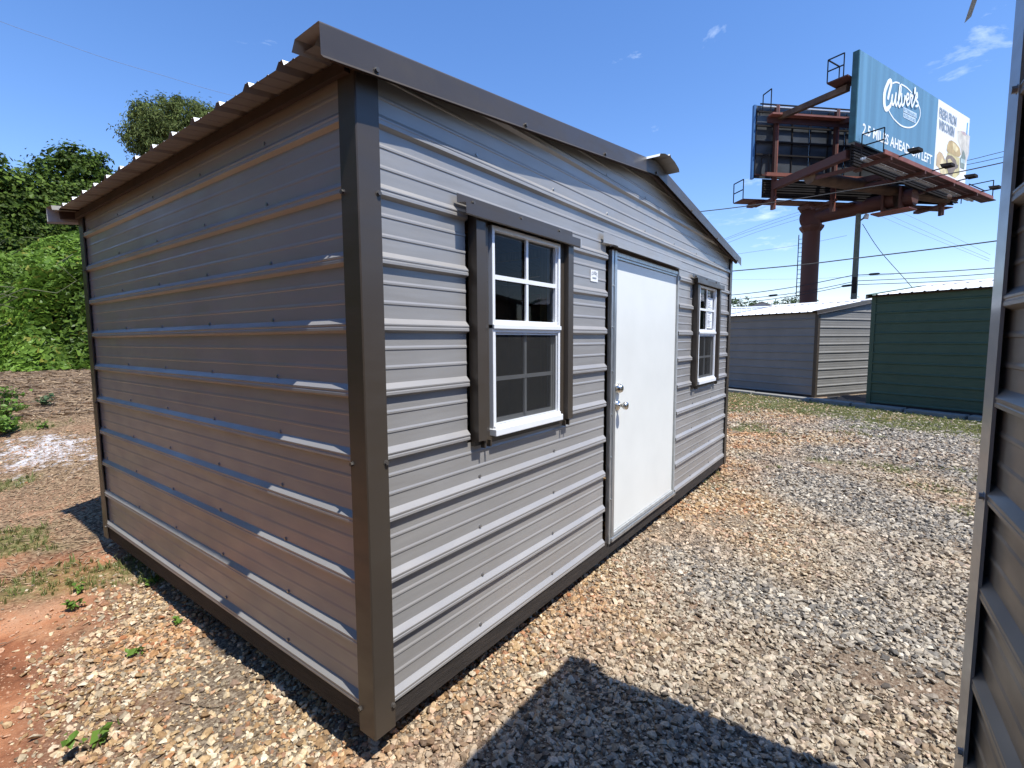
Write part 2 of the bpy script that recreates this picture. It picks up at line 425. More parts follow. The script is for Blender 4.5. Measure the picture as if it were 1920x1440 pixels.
gx = axis(-400, 400, 1.5, .09); gy = axis(-400, 400, 1.0, .09)
X, Y = np.meshgrid(gx, gy); Z = ground(X, Y)
nx, ny = len(gx), len(gy)
verts = np.stack([X.ravel(), Y.ravel(), Z.ravel()], 1)
ii = (np.arange(ny-1)[:, None]*nx+np.arange(nx-1)[None, :]).ravel()
faces = np.stack([ii, ii+1, ii+nx+1, ii+nx], 1)
def fastmesh(name, V, Fq, smooth=True, col=None):
    me = bpy.data.meshes.new(name); k = Fq.shape[1]
    me.vertices.add(len(V)); me.vertices.foreach_set('co', V.astype(np.float32).ravel())
    me.loops.add(len(Fq)*k); me.loops.foreach_set('vertex_index', Fq.astype(np.int32).ravel())
    me.polygons.add(len(Fq)); me.polygons.foreach_set('loop_start', np.arange(0, len(Fq)*k, k, dtype=np.int32))
    me.polygons.foreach_set('loop_total', np.full(len(Fq), k, dtype=np.int32))
    me.polygons.foreach_set('use_smooth', np.full(len(Fq), smooth))
    if col is not None:
        a = me.color_attributes.new('tone', 'FLOAT_COLOR', 'POINT'); a.data.foreach_set('color', np.concatenate([col, np.ones((len(col), 1))], 1).astype(np.float32).ravel())
    me.update(); me.validate(); return me

# zones shared by the ground shader and the scattering
def gravel_mask(x, y):
    n = (vnoise(x, y, 1.6, 5)-.5)*.5+(vnoise(x, y, 5, 6)-.5)*.3
    # clay to the left of a line running from (-.62,.8) to (.15,2.9)
    d = (x+.62)-.40*(y-.8)+.10*np.maximum(y-1.2, 0)+n*.9
    m = sst(-.42, .20, d)
    m = m*sst(3.9, 2.7, y+n*.8)
    far = sst(2.5, 3.5, x)
    m = np.maximum(m, far*sst(4.5, 2.5, y))
    return np.clip(m, 0, 1)
def kdist(x, y):
    # signed distance to the kerb line (positive on the camera side)
    ax, ay, bx, by = 14.93, 2.40, 11.80, -3.40
    tx, ty = bx-ax, by-ay; l = math.hypot(tx, ty); return ((x-ax)*ty-(y-ay)*tx)/l*1.
_s = np.sign(kdist(np.array(5.), np.array(0.)))
def kd(x, y): return kdist(x, y)*_s
def grass_mask(x, y):
    n = vnoise(x, y, .9, 9)*.6+vnoise(x, y, 2.6, 10)*.4
    k = kd(x, y)
    band = sst(3.0, 1.2, k+(vnoise(x, y, .8, 4)-.5)*2.0)
    spots = sst(.56, .70, n)*sst(3.6, 5.4, x)*.85
    left = sst(.60, .74, vnoise(x, y, 1.7, 12)*.7+vnoise(x, y, 5, 13)*.3)*sst(1.6, 2.4, y)*sst(1.0, .2, x)*.9
    return np.clip(np.maximum(np.maximum(band, spots)*sst(-.1, .1, k), left), 0, 1)
me = fastmesh('ground', verts, faces)
for nm, arr in (('gravel', gravel_mask(X.ravel(), Y.ravel())), ('grassy', grass_mask(X.ravel(), Y.ravel())), ('red', 1-gravel_mask(X.ravel(), Y.ravel()))):
    a = me.attributes.new(nm, 'FLOAT', 'POINT'); a.data.foreach_set('value', arr.astype(np.float32))
def groundmat():
    M = bpy.data.materials.new('clay_and_fines'); M.use_nodes = True; t = M.node_tree; t.nodes.clear(); Lk = t.links.new
    o = N(t, 'ShaderNodeOutputMaterial'); b = N(t, 'ShaderNodeBsdfPrincipled'); b.inputs['Roughness'].default_value = .95
    b.inputs['Specular IOR Level'].default_value = .15
    Lk(b.outputs[0], o.inputs[0]); ge = N(t, 'ShaderNodeNewGeometry')
    def noise(s, d=6, r=.6):
        n = N(t, 'ShaderNodeTexNoise'); n.inputs['Scale'].default_value = s; n.inputs['Detail'].default_value = d; n.inputs['Roughness'].default_value = r
        Lk(ge.outputs['Position'], n.inputs['Vector']); return n
    def ramp(src, *st):
        r = N(t, 'ShaderNodeValToRGB'); el = r.color_ramp.elements
        el[0].position, el[0].color = st[0][0], (*st[0][1], 1); el[1].position, el[1].color = st[-1][0], (*st[-1][1], 1)
        for p, c in st[1:-1]:
            e = el.new(p); e.color = (*c, 1)
        Lk(src, r.inputs[0]); return r
    clay = ramp(noise(1.5, 12, .68).outputs['Fac'], (.34, (.17, .062, .030)), (.45, (.36, .14, .068)), (.55, (.58, .26, .13)), (.66, (.66, .38, .23)))
    litter = ramp(noise(38, 4).outputs['Fac'], (.38, (.07, .048, .03)), (.5, (.25, .16, .095)), (.62, (.43, .31, .19)))
    fines = ramp(noise(60, 3, .7).outputs['Fac'], (.38, (.11, .08, .055)), (.5, (.24, .18, .125)), (.64, (.40, .33, .24)))
    soilgr = ramp(noise(25, 5).outputs['Fac'], (.40, (.08, .09, .03)), (.52, (.19, .19, .065)), (.66, (.34, .30, .14)))
    # litter takes over beyond y=3 and in patches
    sep = N(t, 'ShaderNodeSeparateXYZ'); Lk(ge.outputs['Position'], sep.inputs[0])
    my = N(t, 'ShaderNodeMapRange'); my.inputs['From Min'].default_value = 1.6; my.inputs['From Max'].default_value = 6
    Lk(sep.outputs['Y'], my.inputs[0]); nl = noise(1.9, 7)
    ad = N(t, 'ShaderNodeMath', operation='MULTIPLY_ADD'); Lk(my.outputs[0], ad.inputs[0]); ad.inputs[1].default_value = .5; Lk(nl.outputs['Fac'], ad.inputs[2])
    lf = N(t, 'ShaderNodeMapRange'); lf.inputs['From Min'].default_value = .55; lf.inputs['From Max'].default_value = .80; Lk(ad.outputs[0], lf.inputs[0])
    m1 = N(t, 'ShaderNodeMixRGB'); Lk(lf.outputs[0], m1.inputs[0]); Lk(clay.outputs[0], m1.inputs[1]); Lk(litter.outputs[0], m1.inputs[2])
    ag = N(t, 'ShaderNodeAttribute', attribute_name='gravel'); m2 = N(t, 'ShaderNodeMixRGB'); Lk(ag.outputs['Fac'], m2.inputs[0]); Lk(m1.outputs[0], m2.inputs[1]); Lk(fines.outputs[0], m2.inputs[2])
    as_ = N(t, 'ShaderNodeAttribute', attribute_name='grassy'); mg = N(t, 'ShaderNodeMath', operation='MULTIPLY'); Lk(as_.outputs['Fac'], mg.inputs[0]); mg.inputs[1].default_value = .75
    m3 = N(t, 'ShaderNodeMixRGB'); Lk(mg.outputs[0], m3.inputs[0]); Lk(m2.outputs[0], m3.inputs[1]); Lk(soilgr.outputs[0], m3.inputs[2])
    # reddish soil stain near the shed front and in blotches
    st = noise(.75, 5); sr = N(t, 'ShaderNodeMapRange'); sr.inputs['From Min'].default_value = .52; sr.inputs['From Max'].default_value = .66; sr.inputs['To Max'].default_value = .5; Lk(st.outputs['Fac'], sr.inputs[0])
    m4 = N(t, 'ShaderNodeMixRGB'); Lk(sr.outputs[0], m4.inputs[0]); Lk(m3.outputs[0], m4.inputs[1]); m4.inputs[2].default_value = (.36, .20, .12, 1)
    # white ash patch on the left: a splash of lime on the soil
    vs = N(t, 'ShaderNodeVectorMath', operation='DISTANCE'); vs.inputs[1].default_value = (.28, 3.7, 0)
    mpz = N(t, 'ShaderNodeMapping'); mpz.inputs['Scale'].default_value = (1, .55, 0)
    Lk(ge.outputs['Position'], mpz.inputs[0]); Lk(mpz.outputs[0], vs.inputs[0])
    nw = noise(6, 12, .78); aw = N(t, 'ShaderNodeMath', operation='MULTIPLY_ADD'); Lk(nw.outputs['Fac'], aw.inputs[0]); aw.inputs[1].default_value = -3.6; Lk(vs.outputs['Value'], aw.inputs[2])
    mw = N(t, 'ShaderNodeMapRange'); mw.inputs['From Min'].default_value = -1.38; mw.inputs['From Max'].default_value = -1.75; Lk(aw.outputs[0], mw.inputs[0])
    m5 = N(t, 'ShaderNodeMixRGB'); Lk(mw.outputs[0], m5.inputs[0]); Lk(m4.outputs[0], m5.inputs[1]); m5.inputs[2].default_value = (.62, .60, .60, 1)
    Lk(m5.outputs[0], b.inputs['Base Color'])
    nb = noise(38, 12, .8); bp = N(t, 'ShaderNodeBump'); bp.inputs['Strength'].default_value = .9; bp.inputs['Distance'].default_value = .02
    Lk(nb.outputs['Fac'], bp.inputs['Height']); Lk(bp.outputs[0], b.inputs['Normal'])
    return M
me.materials.append(groundmat())
g = bpy.data.objects.new('ground', me); COL.objects.link(g); tag(g, kind='structure')

# asphalt lane beyond the kerb
mb = MB(); KA = Vector((16.8, 5.9)); KB = Vector((9.3, -8.1)); tdir = (KB-KA).normalized(); nrm = Vector((-tdir.y, tdir.x))
if (nrm.x) < 0: nrm = -nrm
def kp(s, off): q = KA+tdir*s+nrm*off; return q
K0 = Vector((14.93, 2.40)); kt = (Vector((11.80, -3.40))-K0).normalized(); kn = Vector((-kt.y, kt.x)); kn = kn if kn.x > 0 else -kn
def kpt(s, off, z): q = K0+kt*s+kn*off; return (q.x, q.y, z)
kz = -.30
mb = MB(); 
mb.quad(kpt(-40, .10, kz+.005), kpt(30, .10, kz+.005), kpt(30, 60, kz+.02), kpt(-40, 60, kz+.02))
mb.build('asphalt_lane', M_asph, kind='structure')
ks = bpy.data.objects.new('kerb', None); COL.objects.link(ks); tag(ks, kind='structure')
s = -8.0
for L_ in (3.0, 3.0, 3.0, 1.75, .98, 1.1, 1.1, 1.1, 3.0, 3.0):
    a, b = s+.02, s+L_-.03; m_ = MB()
    zt = kz+.09+random.uniform(-.008, .008)
    P = [kpt(a, -.10, kz-.2), kpt(b, -.10, kz-.2), kpt(b, .10, kz-.2), kpt(a, .10, kz-.2), kpt(a, -.10, zt), kpt(b, -.10, zt), kpt(b, .10, zt+.01), kpt(a, .10, zt+.01)]
    m_.add(P, [(0,1,2,3),(7,6,5,4),(0,4,5,1),(1,5,6,2),(2,6,7,3),(3,7,4,0)])
    m_.build('kerb_stone', M_conc, ks, bevel=.012)
    s += L_

# ------------------------------------------------------------------ scattering through geometry nodes (uncountable things only)
def scatter(name, pts, rots, scl, idx, protos, kind='stuff'):
    col = bpy.data.collections.new(name+'_kinds')
    for p in protos: col.objects.link(p)
    me = bpy.data.meshes.new(name); me.vertices.add(len(pts)); me.vertices.foreach_set('co', pts.astype(np.float32).ravel())
    a = me.attributes.new('rot', 'FLOAT_VECTOR', 'POINT'); a.data.foreach_set('vector', rots.astype(np.float32).ravel())
    a = me.attributes.new('scl', 'FLOAT_VECTOR', 'POINT'); a.data.foreach_set('vector', scl.astype(np.float32).ravel())
    a = me.attributes.new('idx', 'INT', 'POINT'); a.data.foreach_set('value', idx.astype(np.int32))
    o = bpy.data.objects.new(name, me); COL.objects.link(o); tag(o, kind=kind)
    ng = bpy.data.node_groups.new(name, 'GeometryNodeTree')
    ng.interface.new_socket('Geometry', in_out='INPUT', socket_type='NodeSocketGeometry'); ng.interface.new_socket('Geometry', in_out='OUTPUT', socket_type='NodeSocketGeometry')
    gi = ng.nodes.new('NodeGroupInput'); go = ng.nodes.new('NodeGroupOutput')
    ip = ng.nodes.new('GeometryNodeInstanceOnPoints'); ci = ng.nodes.new('GeometryNodeCollectionInfo')
    ci.inputs['Collection'].default_value = col; ci.inputs['Separate Children'].default_value = True; ci.inputs['Reset Children'].default_value = True
    def att(n, ty):
        q = ng.nodes.new('GeometryNodeInputNamedAttribute'); q.data_type = ty; q.inputs['Name'].default_value = n; return q.outputs['Attribute']
    ng.links.new(gi.outputs[0], ip.inputs['Points']); ng.links.new(ci.outputs[0], ip.inputs['Instance'])
    ip.inputs['Pick Instance'].default_value = True
    ng.links.new(att('idx', 'INT'), ip.inputs['Instance Index']); ng.links.new(att('rot', 'FLOAT_VECTOR'), ip.inputs['Rotation']); ng.links.new(att('scl', 'FLOAT_VECTOR'), ip.inputs['Scale'])
    ng.links.new(ip.outputs[0], go.inputs[0])
    md = o.modifiers.new('scatter', 'NODES'); md.node_group = ng
    return o
def stonemat():
    M = bpy.data.materials.new('crushed_stone'); M.use_nodes = True; t = M.node_tree; t.nodes.clear(); Lk = t.links.new
    o = N(t, 'ShaderNodeOutputMaterial'); b = N(t, 'ShaderNodeBsdfPrincipled'); b.inputs['Roughness'].default_value = .75; b.inputs['Specular IOR Level'].default_value = .35
    Lk(b.outputs[0], o.inputs[0]); oi = N(t, 'ShaderNodeObjectInfo'); ge = N(t, 'ShaderNodeNewGeometry')
    def ramp(st):
        r = N(t, 'ShaderNodeValToRGB'); el = r.color_ramp.elements; r.color_ramp.interpolation = 'LINEAR'
        st = [(p_, (c_[0]*.75, c_[1]*.72, c_[2]*.66)) for p_, c_ in st]
        el[0].position, el[0].color = st[0][0], (*st[0][1], 1); el[1].position, el[1].color = st[-1][0], (*st[-1][1], 1)
        for p, c in st[1:-1]:
            e = el.new(p); e.color = (*c, 1)
        Lk(oi.outputs['Random'], r.inputs[0]); return r
    warm = ramp([(0, (.18, .13, .09)), (.14, (.42, .27, .14)), (.34, (.62, .45, .26)), (.50, (.80, .67, .48)), (.64, (.30, .24, .17)), (.80, (.92, .83, .66)), (.92, (.52, .24, .11)), (1, (.24, .20, .17))])
    cool = ramp([(0, (.10, .095, .09)), (.22, (.26, .245, .23)), (.42, (.54, .48, .40)), (.55, (.23, .215, .20)), (.66, (.68, .60, .49)), (.80, (.35, .32, .28)), (.92, (.88, .81, .69)), (1, (.16, .155, .15))])
    n = N(t, 'ShaderNodeTexNoise'); n.inputs['Scale'].default_value = .62; n.inputs['Detail'].default_value = 5; Lk(ge.outputs['Position'], n.inputs[0])
    # stones beside the shed are stained warm by the clay, the driven lane further out stays grey
    sep = N(t, 'ShaderNodeSeparateXYZ'); Lk(ge.outputs['Position'], sep.inputs[0])
    my = N(t, 'ShaderNodeMapRange'); my.inputs['From Min'].default_value = .2; my.inputs['From Max'].default_value = -1.3; my.inputs['To Min'].default_value = -.10; my.inputs['To Max'].default_value = .13; Lk(sep.outputs['Y'], my.inputs[0])
    ad = N(t, 'ShaderNodeMath', operation='ADD'); Lk(my.outputs[0], ad.inputs[0]); Lk(n.outputs['Fac'], ad.inputs[1])
    mr = N(t, 'ShaderNodeMapRange'); mr.inputs['From Min'].default_value = .42; mr.inputs['From Max'].default_value = .66; Lk(ad.outputs[0], mr.inputs[0])
    mx = N(t, 'ShaderNodeMixRGB'); Lk(mr.outputs[0], mx.inputs[0]); Lk(warm.outputs[0], mx.inputs[1]); Lk(cool.outputs[0], mx.inputs[2])
    n2 = N(t, 'ShaderNodeTexNoise'); n2.inputs['Scale'].default_value = 90; n2.inputs['Detail'].default_value = 4; Lk(ge.outputs['Position'], n2.inputs[0])
    mv = N(t, 'ShaderNodeMapRange'); mv.inputs['From Min'].default_value = .3; mv.inputs['From Max'].default_value = .7; mv.inputs['To Min'].default_value = .72; mv.inputs['To Max'].default_value = 1.2; Lk(n2.outputs['Fac'], mv.inputs[0])
    mm = N(t, 'ShaderNodeVectorMath', operation='SCALE'); ry = N(t, 'ShaderNodeMapRange'); ry.inputs['From Min'].default_value = -.75; ry.inputs['From Max'].default_value = .15; Lk(sep.outputs['Y'], ry.inputs[0])
    rn = N(t, 'ShaderNodeTexNoise'); rn.inputs['Scale'].default_value = 1.1; rn.inputs['Detail'].default_value = 6; Lk(ge.outputs['Position'], rn.inputs[0])
    rm = N(t, 'ShaderNodeMapRange'); rm.inputs['From Min'].default_value = .46; rm.inputs['From Max'].default_value = .62; rm.inputs["To Max"].default_value = .48; Lk(rn.outputs['Fac'], rm.inputs[0])
    rx = N(t, 'ShaderNodeMath', operation='MULTIPLY'); Lk(ry.outputs[0], rx.inputs[0]); Lk(rm.outputs[0], rx.inputs[1])
    rc = N(t, 'ShaderNodeMixRGB'); rc.blend_type = 'MULTIPLY'; Lk(rx.outputs[0], rc.inputs[0]); Lk(mx.outputs[0], rc.inputs[1]); rc.inputs[2].default_value = (1.0, .60, .34, 1)
    Lk(rc.outputs[0], mm.inputs[0]); Lk(mv.outputs[0], mm.inputs['Scale']); Lk(mm.outputs[0], b.inputs['Base Color'])
    bp = N(t, 'ShaderNodeBump'); bp.inputs['Strength'].default_value = .4; bp.inputs['Distance'].default_value = .004; Lk(n2.outputs['Fac'], bp.inputs['Height']); Lk(bp.outputs[0], b.inputs['Normal'])
    return M
M_stone = stonemat()
stones = []
for i in range(8):
    bm = bmesh.new(); q = random.Random(100+i)
    for k in range(13):
        v = Vector((q.gauss(0, 1), q.gauss(0, 1), q.gauss(0, 1))).normalized()*q.uniform(.42, .56)
        v.x *= q.uniform(.95, 1.3); v.z *= .62; bm.verts.new(v)
    r_ = bmesh.ops.convex_hull(bm, input=bm.verts[:])
    bmesh.ops.delete(bm, geom=[v for v in bm.verts if not v.link_faces], context='VERTS')
    me_ = bpy.data.meshes.new('stone'); bm.to_mesh(me_); bm.free(); me_.materials.append(M_stone)
    stones.append(bpy.data.objects.new('stone', me_))
def under_shed(x, y): return (x > .12) & (x < 4.8) & (y > .25) & (y < 3.0)
def spread(x0, x1, y0, y1, dens, size, jit=.45, mask=None, sink=.2, seed=1):
    r = np.random.default_rng(seed); n = int((x1-x0)*(y1-y0)*dens)
    x = r.uniform(x0, x1, n); y = r.uniform(y0, y1, n)
    keep = np.ones(n, bool)
    if mask is not None: keep &= r.uniform(0, 1, n) < mask(x, y)
    keep &= ~under_shed(x, y)
    # keep what a camera near the photograph's could see
    ang = np.degrees(np.arctan2(y+1.384, x+1.024)); keep &= (ang > -30) & (ang < 100)
    x, y = x[keep], y[keep]; n = len(x)
    s = size*np.exp(r.normal(0, jit, n)); s = np.clip(s, size*.45, size*2.0)
    z = ground(x, y)+s*(.28-sink)+r.uniform(-.1, .25, n)*s
    rot = np.stack([r.uniform(-.55, .55, n), r.uniform(-.55, .55, n), r.uniform(0, 6.283, n)], 1)
    return np.stack([x, y, z], 1), rot, np.stack([s*r.uniform(.8, 1.25, n), s*r.uniform(.75, 1.1, n), s*r.uniform(.7, 1.1, n)], 1), r.integers(0, 8, n)
gm = lambda x, y: gravel_mask(x, y)*(1-.55*grass_mask(x, y))*(kd(x, y) > .1)*(1-.75*sst(.66, .80, vnoise(x, y, 2.1, 71)*.7+vnoise(x, y, 6, 72)*.3))
parts_ = [spread(-1.4, 4.5, -2.6, 3.4, 3600, .0105, mask=gm, seed=8, sink=.15), spread(-1.4, 3.2, -2.6, 3.4, 3700, .0205, mask=gm, seed=2), spread(3.2, 6.5, -3.6, 3.5, 2300, .0245, mask=gm, seed=3),
          spread(6.5, 10, -4.2, 4.2, 1200, .030, mask=lambda x, y: gm(x, y)*.95, seed=4), spread(10, 15, -4.5, 5, 650, .034, mask=lambda x, y: gm(x, y)*.8, seed=5),
          spread(-2.5, 2.5, .5, 9, 90, .020, mask=lambda x, y: (1-gravel_mask(x, y))*sst(.35, .7, vnoise(x, y, 1.2, 22)), seed=6)]
cat_ = [np.concatenate([p[i] for p in parts_]) for i in range(4)]
scatter('gravel', *cat_, stones)
print('stones', len(cat_[0]))

M_crumb = mat('clay_crumbs', (.45, .22, .12), .9, var=.45, vscale=2.5, dirt=(.62, .38, .24))
cm_ = []
for p in stones[:4]:
    me_ = p.data.copy(); me_.name = 'clay_crumb'; me_.materials.clear(); me_.materials.append(M_crumb); cm_.append(bpy.data.objects.new('clay_crumb', me_))
c1_ = spread(-1.6, 1.5, .4, 7, 1500, .0075, mask=lambda x, y: (1-gravel_mask(x, y))*sst(.25, .7, vnoise(x, y, 2.2, 61)), seed=62)
c2_ = spread(-1.5, 2.5, .4, 9, 260, .016, mask=lambda x, y: (1-gravel_mask(x, y))*sst(.35, .8, vnoise(x, y, 1.1, 63)), seed=64)
cc_ = [np.concatenate([a, b]) for a, b in zip(c1_, c2_)]; cc_[3] = cc_[3] % 4
scatter('clay_crumbs', *cc_, cm_)
# grass blades
M_grass = mat('grass_blades', (.13, .21, .04), .6, var=.35, vscale=.9, dirt=(.36, .34, .13), trans=.3)
blades = []
for i in range(4):
    q = random.Random(i+5); b_ = MB()
    for k in range(9):
        a = q.uniform(0, 6.28); l = q.uniform(.5, 1.0); w = .035; bx, by = q.uniform(-.25, .25), q.uniform(-.25, .25)
        dx, dy = math.cos(a), math.sin(a); lean = q.uniform(.2, .8)
        p0 = (bx-dy*w, by+dx*w, 0); p1 = (bx+dy*w, by-dx*w, 0)
        m0 = (bx+dx*lean*.35*l-dy*w*.8, by+dy*lean*.35*l+dx*w*.8, l*.6); m1 = (bx+dx*lean*.35*l+dy*w*.8, by+dy*lean*.35*l-dx*w*.8, l*.6)
        b_.add([p0, p1, m1, m0, (bx+dx*lean*l, by+dy*lean*l, l*.9)], [(0, 1, 2, 3), (3, 2, 4)])
    me_ = b_.mesh('grass_tuft'); me_.materials.append(M_grass); blades.append(bpy.data.objects.new('grass_tuft', me_))
def gsp(x0, x1, y0, y1, dens, size, seed, mk):
    p, r_, s_, i_ = spread(x0, x1, y0, y1, dens, size, .3, mk, .28, seed); i_ = i_ % 4
    p[:, 2] = ground(p[:, 0], p[:, 1])-.003; r_[:, :2] *= .3; return p, r_, s_, i_
gp = [gsp(3, 15.5, -4.5, 5, 520, .050, 31, lambda x, y: grass_mask(x, y)*(kd(x, y) > .12)), gsp(-1.6, 1.2, 1.6, 9, 600, .055, 32, grass_mask)]
gc = [np.concatenate([p[i] for p in gp]) for i in range(4)]
scatter('grass', *gc, blades)
# dry stalks, twigs and litter on the clay side
tw_ = []
for i in range(4):
    q = random.Random(i+50); pts = [Vector((-.5, 0, 0))]
    for k in range(3): pts.append(pts[-1]+Vector((.33, q.uniform(-.09, .09), q.uniform(-.02, .04))))
    me_ = MB().tube(pts, [.012, .011, .009, .006], 4).mesh('twig'); me_.materials.append(M_twig); tw_.append(bpy.data.objects.new('twig', me_))
M_straw = mat('dry_litter', (.36, .26, .16), .9, var=.35, vscale=3)
for i in range(3):
    q = random.Random(i+80); w = q.uniform(.04, .12)
    me_ = MB().add([(-.5, 0, 0), (-.1, -w, .05), (.5, 0, .02), (.1, w, .07)], [(0, 1, 2, 3)]).mesh('litter_leaf'); me_.materials.append(M_straw); tw_.append(bpy.data.objects.new('litter_leaf', me_))
r = np.random.default_rng(77)
def litter(x0, x1, y0, y1, n, smin, smax, tw=.25):
    x = r.uniform(x0, x1, n); y = r.uniform(y0, y1, n); s = r.uniform(smin, smax, n)
    return (np.stack([x, y, ground(x, y)+.006], 1), np.stack([r.normal(0, .12, n), r.normal(0, .12, n), r.uniform(0, 6.28, n)], 1), np.stack([s, s, s], 1),
            np.where(r.uniform(0, 1, n) < tw, r.integers(3, 7, n), r.integers(0, 3, n)))
lp = [litter(-1.6, 2.0, 3.0, 9, 9000, .03, .10, .35), litter(-1.5, 5, 8.5, 17.5, 18000, .08, .34, .65), litter(-1.4, -.05, .6, 3, 150, .02, .06, .3), litter(-1.3, -.1, .6, 3, 26, .12, .3, 1.01), litter(-.6, 3.5, -1.2, 0, 40, .05, .22, 1.01)]
lc = [np.concatenate([p[i] for p in lp]) for i in range(4)]
scatter('leaf_litter', *lc, tw_)

# ================================================================== MAIN SHED
WD, DP = 4.93, 3.15
win_x = (0.0, 3.04)
ops = [(.528+a, 1.372+a, .885, 1.845) for a in win_x]+[(1.822, 3.18, -.05, 1.905)]
main, rz = shed('metal_shed', (0, 0, 0), 0, 'warm grey metal shed with brown corner trim, white door and two white windows', WD, DP, 0., M_panel, M_trim, ops)
# screws of the wall sheets (too small to pick apart)
mb = MB()
for k in range(0, 12):
    z = k*P9+.037
    for j in range(1, 8):
        x = .61*j+random.uniform(-.012, .012)
        if z > rz(x)-.09: continue
        if any(o[0]-.03 < x < o[1]+.03 and o[2]-.03 < z < o[3]+.03 for o in ops): continue
        screw_mesh(mb, (x, .018, z), (0, -1, 0))
    if z < 2.15:
        for j in range(1, 6):
            screw_mesh(mb, (.018, .60*j+random.uniform(-.012, .012), z+random.uniform(-.004, .004)), (-1, 0, 0))
mb.build('wall_screws', M_screw, main, kind='stuff')
mb = MB()
for z in (.004, .914, 1.835):
    screw_mesh(mb, (.078, -.003, z-.02), (0, -1, 0), .008, .009); screw_mesh(mb, (-.003, .078, z-.02), (-1, 0, 0), .008, .009)
    screw_mesh(mb, (WD-.078, -.003, z-.02), (0, -1, 0), .008, .009); screw_mesh(mb, (-.003, DP-.078, z-.02), (-1, 0, 0), .008, .009)
for x in (.04, .86, 1.65, 2.44, 3.25, 4.05, 4.88): screw_mesh(mb, (x, -.057, rz(x)-.052), (0, -1, 0), .008, .009)
mb.build('trim_screws', M_screw_br, main, kind='stuff')
# interior framing and lining seen through the glass
for x in (.48, 1.385, 1.78, 3.19, 3.52, 4.43, .05, 4.84, 2.46):
    MB().box(x, x+.04, .024, .113, 0, rz(x)-.07 if x != 2.46 else 1.9).build('stud', M_stud, main) if x != 2.46 else None
for x in (.6, 1.2, 1.8, 2.4, 3.0, 3.6, 4.2):
    MB().box(x, x+.04, DP-.115, DP-.025, 0, rz(x)-.07).build('stud', M_stud, main)
for y in (.7, 1.3, 1.9, 2.5):
    MB().box(WD-.115, WD-.025, y, y+.04, 0, 2.1).build('stud', M_stud, main)
for x in (.6, 1.8, 3.0, 4.2):
    MB().box(x, x+.04, .12, DP-.12, rz(0)-.11, rz(0)-.03).build('tie_beam', M_stud, main)
MB().box(.03, WD-.03, .13, .17, 0, .04).build('bottom_plate', M_stud, main)
MB().box(1.272, 1.312, .05, .14, .2, 2.1).build('stud', M_stud, main)
MB().box(WD-.20, WD-.13, 2.15, 2.75, 1.2, 1.95).build('shelf_panel', M_red_door, main)
MB().box(.12, WD-.12, DP-.125, DP-.12, 0, 2.1).build('lining_board', M_ply, main)
MB().box(WD-.125, WD-.12, .13, DP-.13, 0, 2.1).build('lining_board', M_ply, main)

